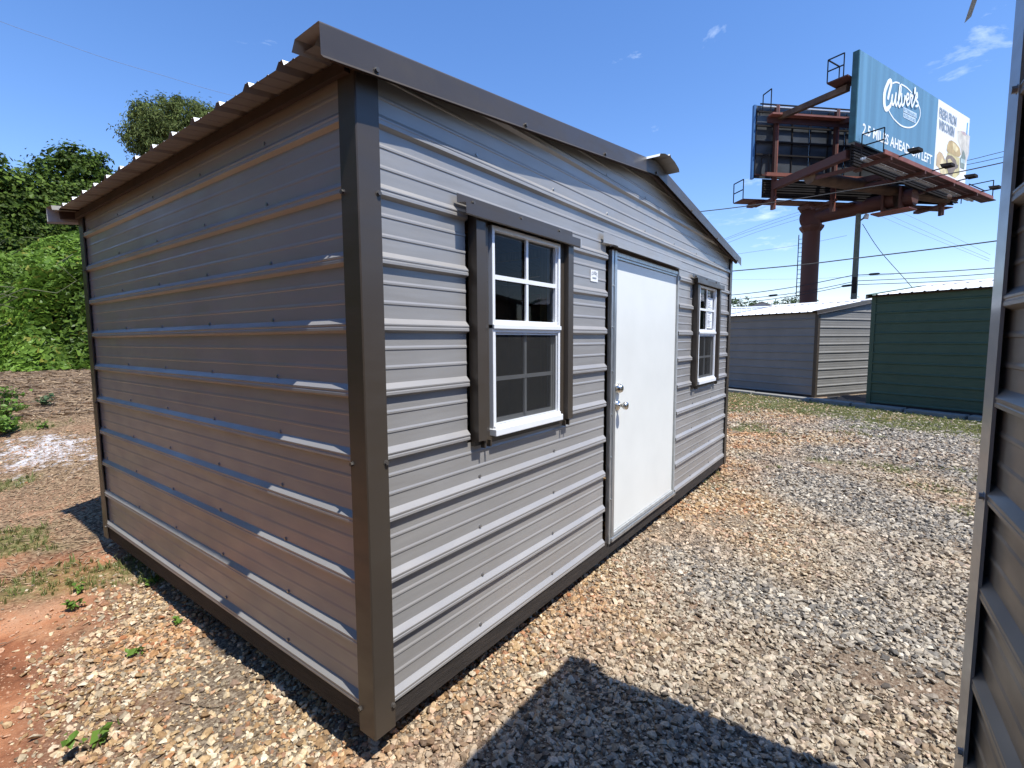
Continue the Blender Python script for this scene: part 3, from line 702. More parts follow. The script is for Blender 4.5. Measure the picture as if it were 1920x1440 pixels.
for wi, ox in enumerate(win_x):
    def bx(m_, x0, x1, y0, y1, z0, z1): return m_.box(ox+x0, ox+x1, y0, y1, z0, z1)
    # header flashing: flange on the ribs, shelf and drip face
    h = MB(); pr = [(-.002, 1.905), (-.003, 1.868), (-.030, 1.866), (-.052, 1.862), (-.053, 1.820), (-.047, 1.816)]
    h.extr(pr, lambda p: (ox+.462, p[0], p[1]), lambda p: (ox+1.378, p[0], p[1]))
    h.quad((ox+1.378, -.053, 1.862), (ox+1.392, -.053, 1.862), (ox+1.392, -.053, 1.822), (ox+1.378, -.053, 1.820))
    hd = h.build('window_header', M_trim, main)
    for x in (.56, .90, 1.24):
        q = MB(); screw_mesh(q, (ox+x, -.003, 1.886), (0, -1, 0), .0075, .008); q.build('screw', M_screw_br, hd)
    # side channels
    for side in (0, 1):
        if side == 0: pr = [(.548, .018), (.548, -.030), (.604, -.031), (.610, -.004), (.654, -.003), (.656, .02)]
        else: pr = [(1.250, .02), (1.252, -.003), (1.286, -.004), (1.290, -.031), (1.344, -.030), (1.344, .018)]
        c = MB(); c.extr(pr, lambda p: (ox+p[0], p[1], .892), lambda p: (ox+p[0], p[1], 1.868))
        ch = c.build('window_side_trim', M_trim, main)
        if side == 0:
            for z in (1.38, .93):
                q = MB(); screw_mesh(q, (ox+.632, -.004, z), (0, -1, 0), .0075, .008); q.build('screw', M_screw_br, ch)
    bt = MB(); bx(bt, .548, 1.344, -.004, .012, .868, .892); bt.build('window_sill_trim', M_trim, main)
    # the window itself
    f = MB()
    bx(f, .672, .690, -.012, .06, .90, 1.818); bx(f, 1.220, 1.238, -.012, .06, .90, 1.818); bx(f, .690, 1.220, -.012, .06, 1.798, 1.818)
    w = f.build('window', M_white, main, bevel=.002)
    sl = MB(); bx(sl, .668, 1.242, -.030, .05, .894, .926); bx(sl, .674, 1.236, -.020, .05, .926, .940); sl.build('sill', M_white, w, bevel=.003)
    mr_ = MB(); bx(mr_, .690, 1.220, -.006, .03, 1.392, 1.412); bx(mr_, .672, 1.238, -.020, .03, 1.372, 1.392); bx(mr_, .690, 1.220, -.010, .03, 1.356, 1.372); mr_.build('meeting_rail', M_white, w, bevel=.002)
    for x0, x1 in ((.690, .702), (1.208, 1.220)): 
        a = MB(); bx(a, x0, x1, .0, .03, 1.412, 1.798); a.build('sash_stile', M_white, w)
    a = MB(); bx(a, .946, .964, .002, .012, 1.412, 1.798); a.build('muntin', M_white, w)
    a = MB(); bx(a, .702, 1.208, .0, .010, 1.590, 1.610); a.build('muntin', M_white, w)
    # lower sash, behind the screen
    for x0, x1 in ((.690, .712), (1.196, 1.220)):
        a = MB(); bx(a, x0, x1, .020, .045, .940, 1.356); a.build('sash_stile', M_white2, w)
    a = MB(); bx(a, .712, 1.196, .020, .045, .940, .966); a.build('sash_rail', M_white2, w)
    a = MB(); bx(a, .944, .962, .012, .022, .966, 1.356); a.build('muntin', M_white2, w)
    a = MB(); bx(a, .712, 1.196, .010, .020, 1.138, 1.156); a.build('muntin', M_white2, w)
    g_ = MB(); yq = .016
    for xa, xb, za, zb, yq in ((.702, .946, 1.412, 1.590, .016), (.964, 1.208, 1.412, 1.590, .016), (.702, .946, 1.610, 1.798, .016), (.964, 1.208, 1.610, 1.798, .016),
                          (.712, .944, .966, 1.138, .026), (.962, 1.196, .966, 1.138, .026), (.712, .944, 1.156, 1.356, .026), (.962, 1.196, 1.156, 1.356, .026)):
        a = MB(); a.quad((ox+xa-.004, yq, za-.004), (ox+xb+.004, yq, za-.004), (ox+xb+.004, yq, zb+.004), (ox+xa-.004, yq, zb+.004)); a.build('pane', M_glass, w)
    a = MB(); bx(a, .692, .700, -.004, .004, .942, 1.354); bx(a, 1.208, 1.216, -.004, .004, .942, 1.354); bx(a, .700, 1.208, -.004, .004, 1.346, 1.354); bx(a, .700, 1.208, -.004, .004, .942, .950)
    sc_ = a.build('screen_frame', M_white2, w)
    a = MB(); a.quad((ox+.700, 0, .950), (ox+1.208, 0, .950), (ox+1.208, 0, 1.346), (ox+.700, 0, 1.346)); a.build('insect_screen', M_screen, w)
    # small brackets under the sill
    for x in (.60, .64, 1.28, 1.32):
        a = MB(); bx(a, x-.004, x+.004, -.022, .0, .855, .885); a.build('sill_clip', M_trim, main)

# notice sheets behind the glass of the far window
def text_mesh(body, x0, x1, z0, z1, mp, name, M, parent, off=.0, bold=.0, res=2):
    cu = bpy.data.curves.new('t', 'FONT'); cu.body = body; cu.offset = bold; cu.resolution_u = res; cu.align_x = 'LEFT'
    ob = bpy.data.objects.new('t', cu); COL.objects.link(ob)
    dg = bpy.context.evaluated_depsgraph_get(); me_ = bpy.data.meshes.new_from_object(ob.evaluated_get(dg))
    bpy.data.objects.remove(ob); co = [v.co.copy() for v in me_.vertices]
    ax = min(c.x for c in co); bx_ = max(c.x for c in co); az = min(c.y for c in co); bz = max(c.y for c in co)
    for v, c in zip(me_.vertices, co): v.co = mp(x0+(c.x-ax)/(bx_-ax)*(x1-x0), z0+(c.y-az)/(bz-az)*(z1-z0))
    me_.name = name; me_.materials.clear(); me_.materials.append(M)
    o = bpy.data.objects.new(name, me_); COL.objects.link(o); o.parent = parent; return o
for (za, zb, lab) in ((1.425, 1.587, 'lower white notice sheet on the upper panes of the far window'), (1.613, 1.722, 'upper white notice sheet on the upper panes of the far window')):
    s_ = empty('notice_sheet', (4.115, .007, za), lab, 'notice', 'notices in the far window')
    MB().box(-.085, .085, -.001, .001, 0, zb-za).build('sheet', M_paper, s_)
    q = MB(); rr = random.Random(3); z = zb-za-.018; 
    q.box(-.055, .04, -.0025, -.0015, z, z+.009); z -= .02
    while z > .012:
        l = rr.uniform(.05, .14); q.box(-.07, -.07+l, -.0025, -.0015, z, z+.004); z -= rr.choice((.009, .009, .016))
    q.build('print', M_ink, s_)
# sticker between window and door
st_ = empty('sticker', (1.668, -.0, 1.700), 'small square white maker sticker on the wall between window and door', 'sticker')
MB().box(-.046, .046, .0135, .0155, -.034, .034).build('sheet', M_paper, st_)
o = text_mesh('CLASSIC', -.036, .036, .000, .020, lambda x, z: (x, .0125, z+.010*(1-(x/.036)**2)-.002), 'lettering', M_ink, st_, bold=.02)
MB().box(-.024, .024, .0118, .0130, -.016, -.008).build('print_bar', M_ink, st_)

# door: galvanised frame, slab, knob, deadbolt, header flashing
fr_ = MB(); fr_.extr([(1.868, .02), (1.868, -.006), (1.886, -.008), (1.890, .001), (1.902, .002), (1.905, -.009), (1.936, -.009), (1.938, .012)], lambda p: (p[0], p[1], 1.880), lambda p: (p[0], p[1], -.020))
dfm = fr_.build('door_frame', M_galv, main)
MB().box(1.938, 3.106, -.006, .022, 1.848, 1.876).build('frame_head', M_galv, dfm, bevel=.003)
MB().box(1.938, 3.106, -.002, .020, 1.832, 1.847).build('frame_stop', M_galv, dfm, bevel=.002)
MB().box(3.107, 3.132, -.010, .022, -.018, 1.876).build('frame_jamb', M_galv_dull, dfm, bevel=.003)
MB().box(3.134, 3.146, .002, .022, -.018, 1.880).build('frame_jamb', M_galv, dfm, bevel=.002)
MB().box(1.938, 3.106, -.006, .020, .012, .036).build('frame_sill', M_galv_dull, dfm, bevel=.003)
MB().box(1.90, 3.15, -.016, .010, -.016, .008).build('threshold', M_galv, dfm, bevel=.003)
q = MB()
for z in (.28, .56, .84, 1.12, 1.40, 1.66): screw_mesh(q, (1.884, -.007, z), (0, -1, 0), .006, .006)
q.build('frame_screws', M_galv, dfm, kind='stuff')
door = MB().box(1.940, 3.104, .006, .040, .038, 1.830).build('door', M_door, main, bevel=.002)
def lathe(parent, name, M, cx, cz, prof, n=24):
    v = []; f = []
    for y, r_ in prof:
        for k in range(n):
            a = 2*math.pi*k/n; v.append((cx+r_*math.cos(a), y, cz+r_*math.sin(a)))
    for i in range(len(prof)-1):
        for k in range(n): f.append((i*n+k, i*n+(k+1)%n, (i+1)*n+(k+1)%n, (i+1)*n+k))
    f.append(tuple((len(prof)-1)*n+k for k in range(n)))
    b_ = MB(); b_.add(v, f); return b_.build(name, M, parent, smooth=True)
lathe(door, 'door_knob', M_nickel, 1.996, .888, [(.006, .033), (-.002, .033), (-.006, .028), (-.010, .013), (-.030, .011), (-.036, .020), (-.046, .0255), (-.058, .0265), (-.066, .022), (-.069, .012), (-.069, .001)])
lathe(door, 'deadbolt', M_nickel, 1.990, 1.000, [(.006, .034), (-.010, .033), (-.028, .024), (-.032, .020), (-.033, .009), (-.031, .001)])
for z in (.888, 1.0): MB().box(1.930, 1.943, -.013, -.0095, z-.016, z+.016).build('strike_plate', M_nickel, door, bevel=.001)
h = MB(); pr = [(-.001, 1.968), (-.002, 1.912), (-.024, 1.905), (-.054, 1.893), (-.055, 1.886)]
h.extr(pr, lambda p: (1.842, p[0], p[1]), lambda p: (3.20, p[0], p[1]))
h.quad((1.750, -.003, 1.968), (1.750, -.003, 1.906), (1.842, -.003, 1.906), (1.842, -.003, 1.968))
h.quad((1.750, .020, 1.900), (1.750, -.003, 1.906), (1.842, -.020, 1.905), (1.842, .020, 1.900))
h.quad((1.842, -.002, 1.912), (1.842, -.024, 1.905), (1.842, .0, 1.89))
h.build('door_header', M_panel, main)
MB().box(1.90, 3.14, -.0, .02, 1.877, 1.898).build('header_board', M_rafter, main)

# ================================================================== OTHER SHEDS
A2 = R(183.4)
s2, _ = shed('metal_shed', (.633, -1.592, .034), A2, 'taupe metal shed with blue-grey corner trim, cut off by the right edge', 4.9, 3.1, -.02, M_panel_r, M_trim_blue)
mb = MB()
for k in range(0, 10):
    for j in (1, 2, 3): screw_mesh(mb, (.61*j, .018, k*P9+.037), (0, -1, 0))
mb.build('wall_screws', M_screw, s2, kind='stuff')
mb = MB()
for z in (.26, .914, 1.835): screw_mesh(mb, (.070, -.003, z), (0, -1, 0), .008, .009)
mb.build('trim_screws', M_screw, s2, kind='stuff')
A3 = R(-27.0)
s3, _ = shed('metal_shed', (14.58, .03, -.215), A3, 'slate grey metal shed with brown trim behind the kerb, left of the green shed', 4.93, 3.05, .04, M_panel_far, M_trim, SLOPE=.148)
A4 = R(-26.5); dn = Vector((math.cos(R(63.5)), math.sin(R(63.5))))
D4 = 6.1; P4 = Vector((13.28, -1.13))-dn*D4
s4, _ = shed('metal_shed', (P4.x, P4.y, -.17), A4, 'dark green metal shed with white roof behind the kerb', 4.8, D4, .26, M_panel_green, M_trim_green, SLOPE=.13)
s5, _ = shed('metal_shed', (24.8, 1.6, -.25), R(12), 'distant shed with a pale blue ribbed metal roof, seen over the slate grey shed', 5.0, 7.5, .42, M_panel_far, M_trim, mroof=M_roof_blue, SLOPE=.2)

s6, _ = shed('metal_shed', (7.6, -4.9, -.1), R(186), 'added brown-grey metal shed outside the right edge, standing in for whatever the window panes reflect', 4.93, 3.1, .012, M_panel_r, M_trim)  # unseen shed added to darken the pane reflections and cut sky fill

# ================================================================== BILLBOARD
BB = empty('billboard', (39.33, 2.95, -.4), 'two-sided highway billboard with a blue and white restaurant advert on a red steel column', 'billboard')
B0 = Vector((39.33, 2.95, -.4))
FL = Vector((29.28, .185)); ft = Vector((42.63, -5.06))-FL; ft.normalize(); fn = Vector((ft.y, -ft.x))      # fn faces the viewer side
RL = Vector((32.4, 5.46)); rt2 = Vector((42.7, -4.8))-RL; rt2.normalize(); rn = Vector((-rt2.y, rt2.x))        # rear face looks away
def fp(s, off, z): q = FL+ft*s+fn*off; return Vector((q.x-B0.x, q.y-B0.y, z-B0.z))
def rp(s, off, z): q = RL+rt2*s+rn*off; return Vector((q.x-B0.x, q.y-B0.y, z-B0.z))
ZB, ZT, SL = 10.97, 15.17, 14.4
def fbox(P, s0, s1, o0, o1, z0, z1, m_=None):
    m_ = m_ or MB(); v = [P(s, o, z) for z in (z0, z1) for s, o in ((s0, o0), (s1, o0), (s1, o1), (s0, o1))]
    return m_.add(v, [(0, 3, 2, 1), (4, 5, 6, 7), (0, 1, 5, 4), (1, 2, 6, 5), (2, 3, 7, 6), (3, 0, 4, 7)])
fbox(fp, 0, 9.45, -.10, 0, ZB, ZT).build('sign_face', M_bb_blue, BB, label='blue part of the sign face')
fbox(fp, 9.45, SL, -.10, 0.005, ZB, ZT).build('sign_face', M_bb_white, BB, label='white part of the sign face')
fbox(fp, -.10, -.005, -.28, 0, ZB-.05, ZT).build('sign_edge', M_teal, BB)
fbox(fp, SL+.005, SL+.05, -.15, .01, ZB, ZT).build('sign_edge', M_bb_white, BB)
lf = lambda off: (lambda x, z: fp(x, off, z))
text_mesh('2.5 MILES AHEAD ON LEFT', .62, 9.10, 11.40, 11.93, lf(.012), 'lettering', M_bb_letter, BB, bold=.02)
text_mesh('FRESH FROM', 9.68, 12.32, 14.20, 14.78, lf(.017), 'lettering', M_bb_grey, BB, bold=.035)
text_mesh('WISCONSIN', 9.72, 12.10, 13.54, 14.12, lf(.017), 'lettering', M_bb_grey, BB, bold=.035)
def stroke(m_, pts, w, off):
    # smooth the traced points, then lay a flat ribbon with round ends
    P = [Vector(p) for p in pts]; Q = []
    for i in range(len(P)-1):
        p0, p1, p2, p3 = P[max(i-1, 0)], P[i], P[i+1], P[min(i+2, len(P)-1)]
        for k in range(6):
            t_ = k/6; Q.append(.5*((2*p1)+(-p0+p2)*t_+(2*p0-5*p1+4*p2-p3)*t_*t_+(-p0+3*p1-3*p2+p3)*t_**3))
    Q.append(P[-1]); ws = w if isinstance(w, list) else None
    for i in range(len(Q)-1):
        wi = (ws[min(i//6, len(ws)-1)] if ws else w)
        d = (Q[i+1]-Q[i])
        if d.length < 1e-5: continue
        n_ = Vector((-d.y, d.x)).normalized()*wi/2
        o_ = off+.00015*(i % 37)
        m_.quad(*[fp(q.x, o_, q.y) for q in (Q[i]-n_, Q[i+1]-n_, Q[i+1]+n_, Q[i]+n_)])
        m_.quad(*[fp(Q[i].x+wi/2*math.cos(a), o_+.00007, Q[i].y+wi/2*math.sin(a)) for a in [2*math.pi*k/10 for k in range(10)]])
SK = {'C': [(3.13,13.7),(3.23,14.03),(3.35,14.34),(3.38,14.54),(3.27,14.6),(3.08,14.49),(2.85,14.17),(2.71,13.83),(2.71,13.5),(2.79,13.23),(2.99,13.11),(3.28,13.27),(3.47,13.49),(3.58,13.95)],
'u': [(3.58,13.95),(3.56,13.7),(3.67,13.49),(3.84,13.65),(3.97,14.14),(3.95,13.79),(4.06,13.53),(4.23,13.74)],
'l': [(4.23,13.74),(4.37,13.99),(4.49,14.32),(4.49,14.58),(4.36,14.61),(4.31,14.27),(4.27,13.87),(4.43,13.57),(4.63,13.81)],
'v': [(4.61,14.25),(4.65,13.86),(4.77,13.7),(4.97,13.89),(5.0,14.24),(5.18,14.06)],
'e': [(5.19,14.04),(5.45,14.25),(5.43,14.42),(5.25,14.4),(5.19,14.14),(5.36,13.86),(5.61,14.04)],
'r': [(5.61,14.04),(5.66,14.48),(5.76,14.43),(5.94,14.47),(5.82,14.19),(5.93,13.91),(6.14,14.21)],
'a': [(6.16,14.9),(6.14,14.67)],
's': [(6.14,14.17),(6.37,14.72),(6.47,14.55),(6.33,14.36),(6.58,14.27),(6.59,14.12),(6.32,14.02)]}
m_ = MB()
for i, (k, pts) in enumerate(SK.items()): stroke(m_, pts, {'C': [.20, .20, .22, .2, .2, .24, .26, .28, .28, .26, .24, .2, .16], 'a': .2}.get(k, .125), .012+.006*i)
m_.build('logo_script', M_bb_letter, BB)
m_ = MB()
for i, e_ in enumerate(([(3.56,14.54),(3.92,14.68),(4.34,14.73)], [(4.55,14.74),(5.2,14.74),(5.88,14.63)], [(6.79,14.23),(7.06,13.99),(7.06,13.61),(6.62,13.13),(5.86,12.81),(4.91,12.69),(4.08,12.8),(3.6,12.96),(3.3,13.11)])): stroke(m_, e_, .075, .010)
m_.build('logo_oval', M_bb_letter, BB)
for i, q_ in enumerate(([(4.95, 13.68), (6.62, 13.72), (6.66, 13.48), (4.99, 13.45)], [(4.98, 13.40), (6.54, 13.44), (6.58, 13.19), (5.02, 13.17)])):
    MB().quad(*[fp(a, .011, b) for a, b in q_]).build('logo_bar', M_bb_pale, BB)
text_mesh('BUTTERBURGERS &', 5.03, 6.58, 13.50, 13.65, lf(.016), 'lettering', M_bb_bluelt, BB, bold=.01)
text_mesh('FROZEN CUSTARD', 5.06, 6.50, 13.22, 13.37, lf(.016), 'lettering', M_bb_bluelt, BB, bold=.01)
FOOD = [('shake', (.60, .56, .46), [(12.59,14.03),(13.1,14.16),(14.2,14.17),(14.65,14.15),(14.7,13.01),(14.3,12.4),(13.6,12.5),(13.31,13.1),(12.75,13.46)], .009),
('shake_top', (.50, .38, .34), [(13.1,14.14),(13.4,14.02),(13.9,14.0),(14.2,14.15),(13.7,14.22)], .013), ('straw', (.10, .33, .60), [(14.03,14.82),(14.19,14.88),(14.2,14.12),(14.01,14.12)], .014),
('cheese_slice', (.58, .50, .22), [(10.98,11.94),(11.32,12.53),(12.49,12.51),(13.22,12.54),(13.42,11.58),(12.74,11.23),(11.04,11.29)], .010),
('bun', (.50, .36, .14), [(11.12,12.6),(11.18,12.93),(11.38,13.21),(11.81,13.32),(12.47,13.28),(13.11,13.11),(13.38,12.77),(13.15,12.58),(12.49,12.51),(11.32,12.53)], .014),
('bun_shine', (.70, .58, .30), [(11.9,13.22),(12.4,13.2),(12.9,13.0),(12.6,12.75),(12.1,12.85)], .018),
('potato', (.52, .38, .20), [(9.73,12.09),(10.04,12.34),(10.48,12.32),(10.97,12.04),(11.01,11.47),(10.53,11.34),(9.71,11.49)], .013),
('potato', (.66, .56, .30), [(10.2,11.5),(10.5,12.05),(10.95,11.9),(11.3,11.25),(10.5,11.05)], .016),
('patty', (.20, .145, .09), [(11.07,12.15),(11.35,12.37),(11.98,12.44),(12.67,12.29),(12.85,12.03),(13.1,12.13),(13.08,11.92),(12.64,11.75),(12.2,11.29),(11.68,11.3),(11.3,11.62)], .018),
('patty_gap', (.60, .50, .22), [(11.35,12.1),(11.7,12.22),(12.1,12.1),(11.9,11.7),(11.5,11.8)], .021),
('shaker', (.20, .25, .20), [(13.58,12.8),(13.65,13.12),(13.96,12.97),(14.15,12.71),(14.09,12.0),(13.47,11.99),(13.29,12.55)], .019),
('shaker_band', (.42, .52, .50), [(13.38,12.55),(14.12,12.58),(14.10,12.3),(13.42,12.3)], .023),
('napkin', (.80, .82, .82), [(12.5,11.05),(13.62,11.55),(14.35,11.9),(14.39,11.75),(13.9,11.1)], .020)]
for nm, c_, pts, off in FOOD:
    MB().quad(*[fp(a, off, b) for a, b in pts]).build('print_'+nm, mat('print_'+nm, c_, .45, var=.25, vscale=2.2), BB)
# back of the main face, stringers
for k in range(6): fbox(fp, .1, SL-.1, -.30, -.16, ZB+.2+k*.76, ZB+.28+k*.76).build('stringer', M_rust, BB)
for s_ in (1.3, 5.2, 9.1, 12.9): fbox(fp, s_, s_+.28, -.62, -.31, ZB-1.1, ZT-.1).build('upright', M_rust, BB)
# apron louvres under the main face
for k in range(7): fbox(fp, .3, SL-.2, -.26-.02*(k % 2), -.20, ZB-1.02+k*.14, ZB-.93+k*.14).build('louvre', M_dark_st, BB)
fbox(fp, .4, SL-.3, .14, .17, 10.06, 10.12).build('catwalk_edge', M_galv_cat, BB)
fbox(fp, .3, SL-.2, -.34, -.31, ZB-1.02, ZB).build('louvre_backing', M_dark_st, BB)
# rear face: edge, back panels with battens, uprights, stringers
fbox(rp, -.04, .10, -.06, .12, ZB-.05, ZT+.02).build('sign_edge', M_bb_side, BB)
s_ = .12; k = 0
while s_ < SL-.2:
    fbox(rp, s_, min(s_+1.2, SL)-.02, -.02-.02*(k % 2), .0, ZB, ZT).build('back_panel', M_backpanel, BB); 
    fbox(rp, s_-.03, s_+.03, -.10, -.045, ZB, ZT-.2).build('batten', M_dark_st, BB); s_ += 1.2; k += 1
for z in (ZB+.12, ZB+1.3, ZB+2.05, ZB+2.95, ZB+3.75): fbox(rp, .1, SL, -.20, -.105, z, z+.09).build('stringer', M_dark_st if z > ZB+1 else M_rust, BB)
fbox(rp, .55, 10.4, -.95, -.55, ZB+3.35, ZB+3.45).build('rear_beam', M_rust_lt, BB)
fbox(rp, .5, 10.4, -.58, -.50, ZB+3.02, ZB+3.34).build('rear_beam', M_rust, BB)
fbox(rp, .5, 7.5, -.62, -.5, ZB-.02, ZB+.18).build('rear_beam', M_rust_lt, BB)
for s_ in (1.15, 5.15, 9.1, 12.9):
    fbox(rp, s_, s_+.14, -.42, -.21, ZB-1.9, ZT-.05).build('upright', M_rust, BB); fbox(rp, s_+.145, s_+.21, -.43, -.22, ZB-1.88, ZT-.08).build('upright', M_rust_lt if s_ > 1 else M_rust, BB)
for k in range(8): fbox(rp, .75, SL-.2, -.06-.03*(k % 2), -.01, ZB-1.12+k*.14, ZB-1.03+k*.14).build('louvre', M_dark_st, BB)
fbox(rp, .7, SL-.2, .0, .03, ZB-1.12, ZB-.02).build('louvre_backing', M_dark_st, BB)
# top catwalk rails behind the rear face
for o_, z in ((-.1, ZT+.02), (-.35, ZT-.22)): fbox(rp, .3, SL-.5, o_-.06, o_, z, z+.07).build('top_rail', M_galv_cat if z < ZT else M_dark_st, BB)
# catwalk in front of the main face
s_ = .5
while s_ < 15.5:
    fbox(fp, s_, s_+1.02, .30, .62, 10.16, 10.20).build('catwalk_board', M_rust, BB); fbox(fp, s_, s_+1.02, .645, 1.03, 10.16, 10.20).build('catwalk_board', M_rust, BB); s_ += 1.07
fbox(fp, .45, 15.7, 1.04, 1.10, 10.10, 10.30).build('catwalk_edge', M_rust_lt, BB)
fbox(fp, .45, 15.2, .19, .28, 10.08, 10.20).build('catwalk_edge', M_galv_cat, BB)
fbox(fp, .45, 14.9, .06, .13, 10.12, 10.22).build('catwalk_edge', M_galv_cat, BB)
for s_ in (1.2, 5.2, 9.2, 12.9): MB().bar(fp(s_, -2.4 if s_ < 11 else -1.0, 10.02), fp(s_, 1.1, 10.02), .16, .18).build('outrigger', M_rust, BB)
# end rails
def rail(P, pts, name='guard_rail'):
    m_ = MB()
    for a, b in pts: m_.bar(P(*a), P(*b), .05, .05)
    return m_.build(name, M_dark_st, BB)
rail(fp, [((.42, 1.05, 10.2), (.42, 1.05, 11.3)), ((.42, .1, 10.2), (.42, .1, 11.3)), ((.42, 1.05, 11.3), (.42, .1, 11.3)), ((.42, 1.05, 10.75), (.42, .1, 10.75))])
rail(fp, [((15.7, 1.05, 10.2), (15.7, 1.05, 11.3)), ((15.7, -.5, 10.2), (15.7, -.5, 11.3)), ((15.7, 1.05, 11.3), (15.7, -.5, 11.3)), ((15.7, 1.05, 10.75), (15.7, -.5, 10.75)), ((14.5, .2, 11.1), (17.2, .2, 11.1))])
# small platform and cage at the upper left behind the main face
fbox(fp, -.35, .9, -1.3, -.35, 14.05, 14.12).build('upper_platform', M_rust, BB)
rail(fp, [((-.33, -1.3, 14.1), (-.33, -1.3, 15.2)), ((-.33, -.55, 14.1), (-.33, -.55, 15.2)), ((-.33, -1.3, 15.2), (-.33, -.55, 15.2)), ((-.33, -1.3, 14.65), (-.33, -.55, 14.65)), ((.8, -1.3, 14.1), (.8, -1.3, 15.2)), ((-.33, -1.3, 15.2), (.8, -1.3, 15.2))])
rail(rp, [((.45, -.9, ZT-.7), (.45, -.9, ZT+.55)), ((.45, -.15, ZT-.5), (.45, -.15, ZT+.55)), ((.45, -.9, ZT+.55), (.45, -.15, ZT+.55))])
rail(rp, [((.45, -.9, ZB+.1), (.45, -.9, ZB+1.1)), ((.45, -.2, ZB+.1), (.45, -.2, ZB+1.1)), ((.45, -.9, ZB+1.1), (.45, -.2, ZB+1.1))])
# rear catwalk beyond the rear face, low, with an end rail
s_ = -.3
while s_ < 14.6:
    fbox(rp, s_, s_+1.45, .35, 1.35, 9.80, 9.86).build('catwalk_board', M_rust, BB); s_ += 1.5
for s_ in (.7, 4.3, 5.6, 9.3, 10.6, 12.9): fbox(rp, s_, s_+.4, .5, 1.5, 9.62, 9.79).build('catwalk_bracket', M_rust, BB)
for s_ in (1.15, 5.15, 9.1, 12.9): MB().bar(rp(s_+.1, -.6, 9.72), rp(s_+.1, 1.4, 9.72), .14, .16).build('outrigger', M_rust, BB)
rail(rp, [((-.3, .35, 9.86), (-.3, .35, 11.0)), ((-.3, 1.35, 9.86), (-.3, 1.35, 11.0)), ((-.3, .35, 11.0), (-.3, 1.35, 11.0)), ((-.3, .35, 10.4), (-.3, 1.35, 10.4))])
# diagonal braces between the two faces
MB().bar(fp(.3, -.6, 13.75), rp(1.3, -.5, 14.35), .26, .30).build('brace', M_rust_br, BB)
MB().bar(fp(5.2, -.6, 13.75), rp(5.3, -.5, 14.3), .22, .26).build('brace', M_rust, BB)
MB().bar(fp(.45, -.5, 10.55), rp(1.3, -.4, 10.45), .34, .42).build('brace', M_rust, BB)
MB().bar(fp(5.2, -.6, 10.35), rp(5.3, -.5, 10.6), .26, .30).build('brace', M_rust, BB)
# torsion tube on the bisector, hanger box, arm, column
ML = (FL+RL)/2; MR = Vector((42.665, -4.93)); mt = (MR-ML).normalized()
def mp_(s_, z): q = ML+mt*s_; return Vector((q.x-B0.x, q.y-B0.y, z-B0.z))
MB().tube([mp_(.9, 10.2), mp_(12.7, 10.12)], .34, 20).build('torsion_tube', M_rust_br, BB, smooth=False)
AB = Vector((37.58, -1.59)); q_ = Vector((AB.x-B0.x, AB.y-B0.y))
ad_ = Vector((q_.x, q_.y, 0)).normalized(); sd_ = Vector((-ad_.y, ad_.x, 0))
top = Vector((0, 0, 9.55-B0.z))
MB().tube([top-ad_*.62, top+Vector((q_.x, q_.y, .10))], .46, 20).build('arm', M_rust, BB)
hb = MB(); c0 = Vector((q_.x, q_.y, 9.6-B0.z))
hb.bar(c0-ad_*.55, c0-ad_*.42, 1.25, 1.25); hb.bar(c0+ad_*.35, c0+ad_*.48, 1.25, 1.25); hb.build('hanger_plate', M_rust, BB)
MB().bar(c0-ad_*1.1+Vector((0, 0, -.66)), c0+ad_*.9+Vector((0, 0, -.66)), 1.1, .08).build('hanger_plate', M_rust_lt, BB)
MB().tube([c0+ad_*.48, c0+ad_*.95], .50, 20).build('arm_end_cap', M_rust, BB)
MB().tube([Vector((0, 0, -.3)), Vector((0, 0, 8.75-B0.z))], .54, 28).build('column', M_rust, BB)
MB().tube([Vector((0, 0, 8.60-B0.z)), Vector((0, 0, 8.85-B0.z)), Vector((0, 0, 9.0-B0.z))], [.56, .74, .76], 8).build('column_collar', M_rust, BB)
MB().bar(Vector((0, 0, 9.0-B0.z)), Vector((0, 0, 10.05-B0.z)), 1.12, 1.12).build('column_head', M_rust, BB)
MB().bar(Vector((0, 0, 10.06-B0.z)), Vector((0, 0, 10.12-B0.z)), 1.5, 1.5).build('column_cap', M_rust, BB)
# ladder on the left side of the column (seen from the lot)
lv = Vector((CAM.x-B0.x, CAM.y-B0.y, 0)).normalized(); ls = Vector((-lv.y, lv.x, 0)); ls = -ls if (ls.dot(rt) > 0) else ls
lb = ls*.44
m_ = MB()
for dd in (-.0, .30): m_.bar(lb+ls*dd+Vector((0, 0, 2.5)), lb+ls*dd+Vector((0, 0, 8.9)), .05, .05)
lad = m_.build('ladder', M_dark_st, BB)
for k in range(21): MB().bar(lb+Vector((0, 0, 2.6+k*.3)), lb+ls*.3+Vector((0, 0, 2.6+k*.3)), .03, .03).build('rung', M_dark_st, lad)
# floodlights on arms in front of the catwalk
for s_ in (2.05, 6.1, 9.5, 13.5):
    m_ = MB(); m_.bar(fp(s_-.1, 1.0, 10.22), fp(s_, 1.75, 10.28), .05, .05); am = m_.build('floodlight', M_dark_st, BB)
    m_ = MB(); v = [fp(s_-.30, 1.55, 10.26), fp(s_+.30, 1.55, 10.26), fp(s_+.30, 1.95, 10.26), fp(s_-.30, 1.95, 10.26), fp(s_-.20, 1.45, 10.46), fp(s_+.20, 1.45, 10.46), fp(s_+.24, 1.95, 10.40), fp(s_-.24, 1.95, 10.40)]
    m_.add(v, [(0, 3, 2, 1), (4, 5, 6, 7), (0, 1, 5, 4), (1, 2, 6, 5), (2, 3, 7, 6), (3, 0, 4, 7)]); m_.build('lamp_head', M_dark_st, am)

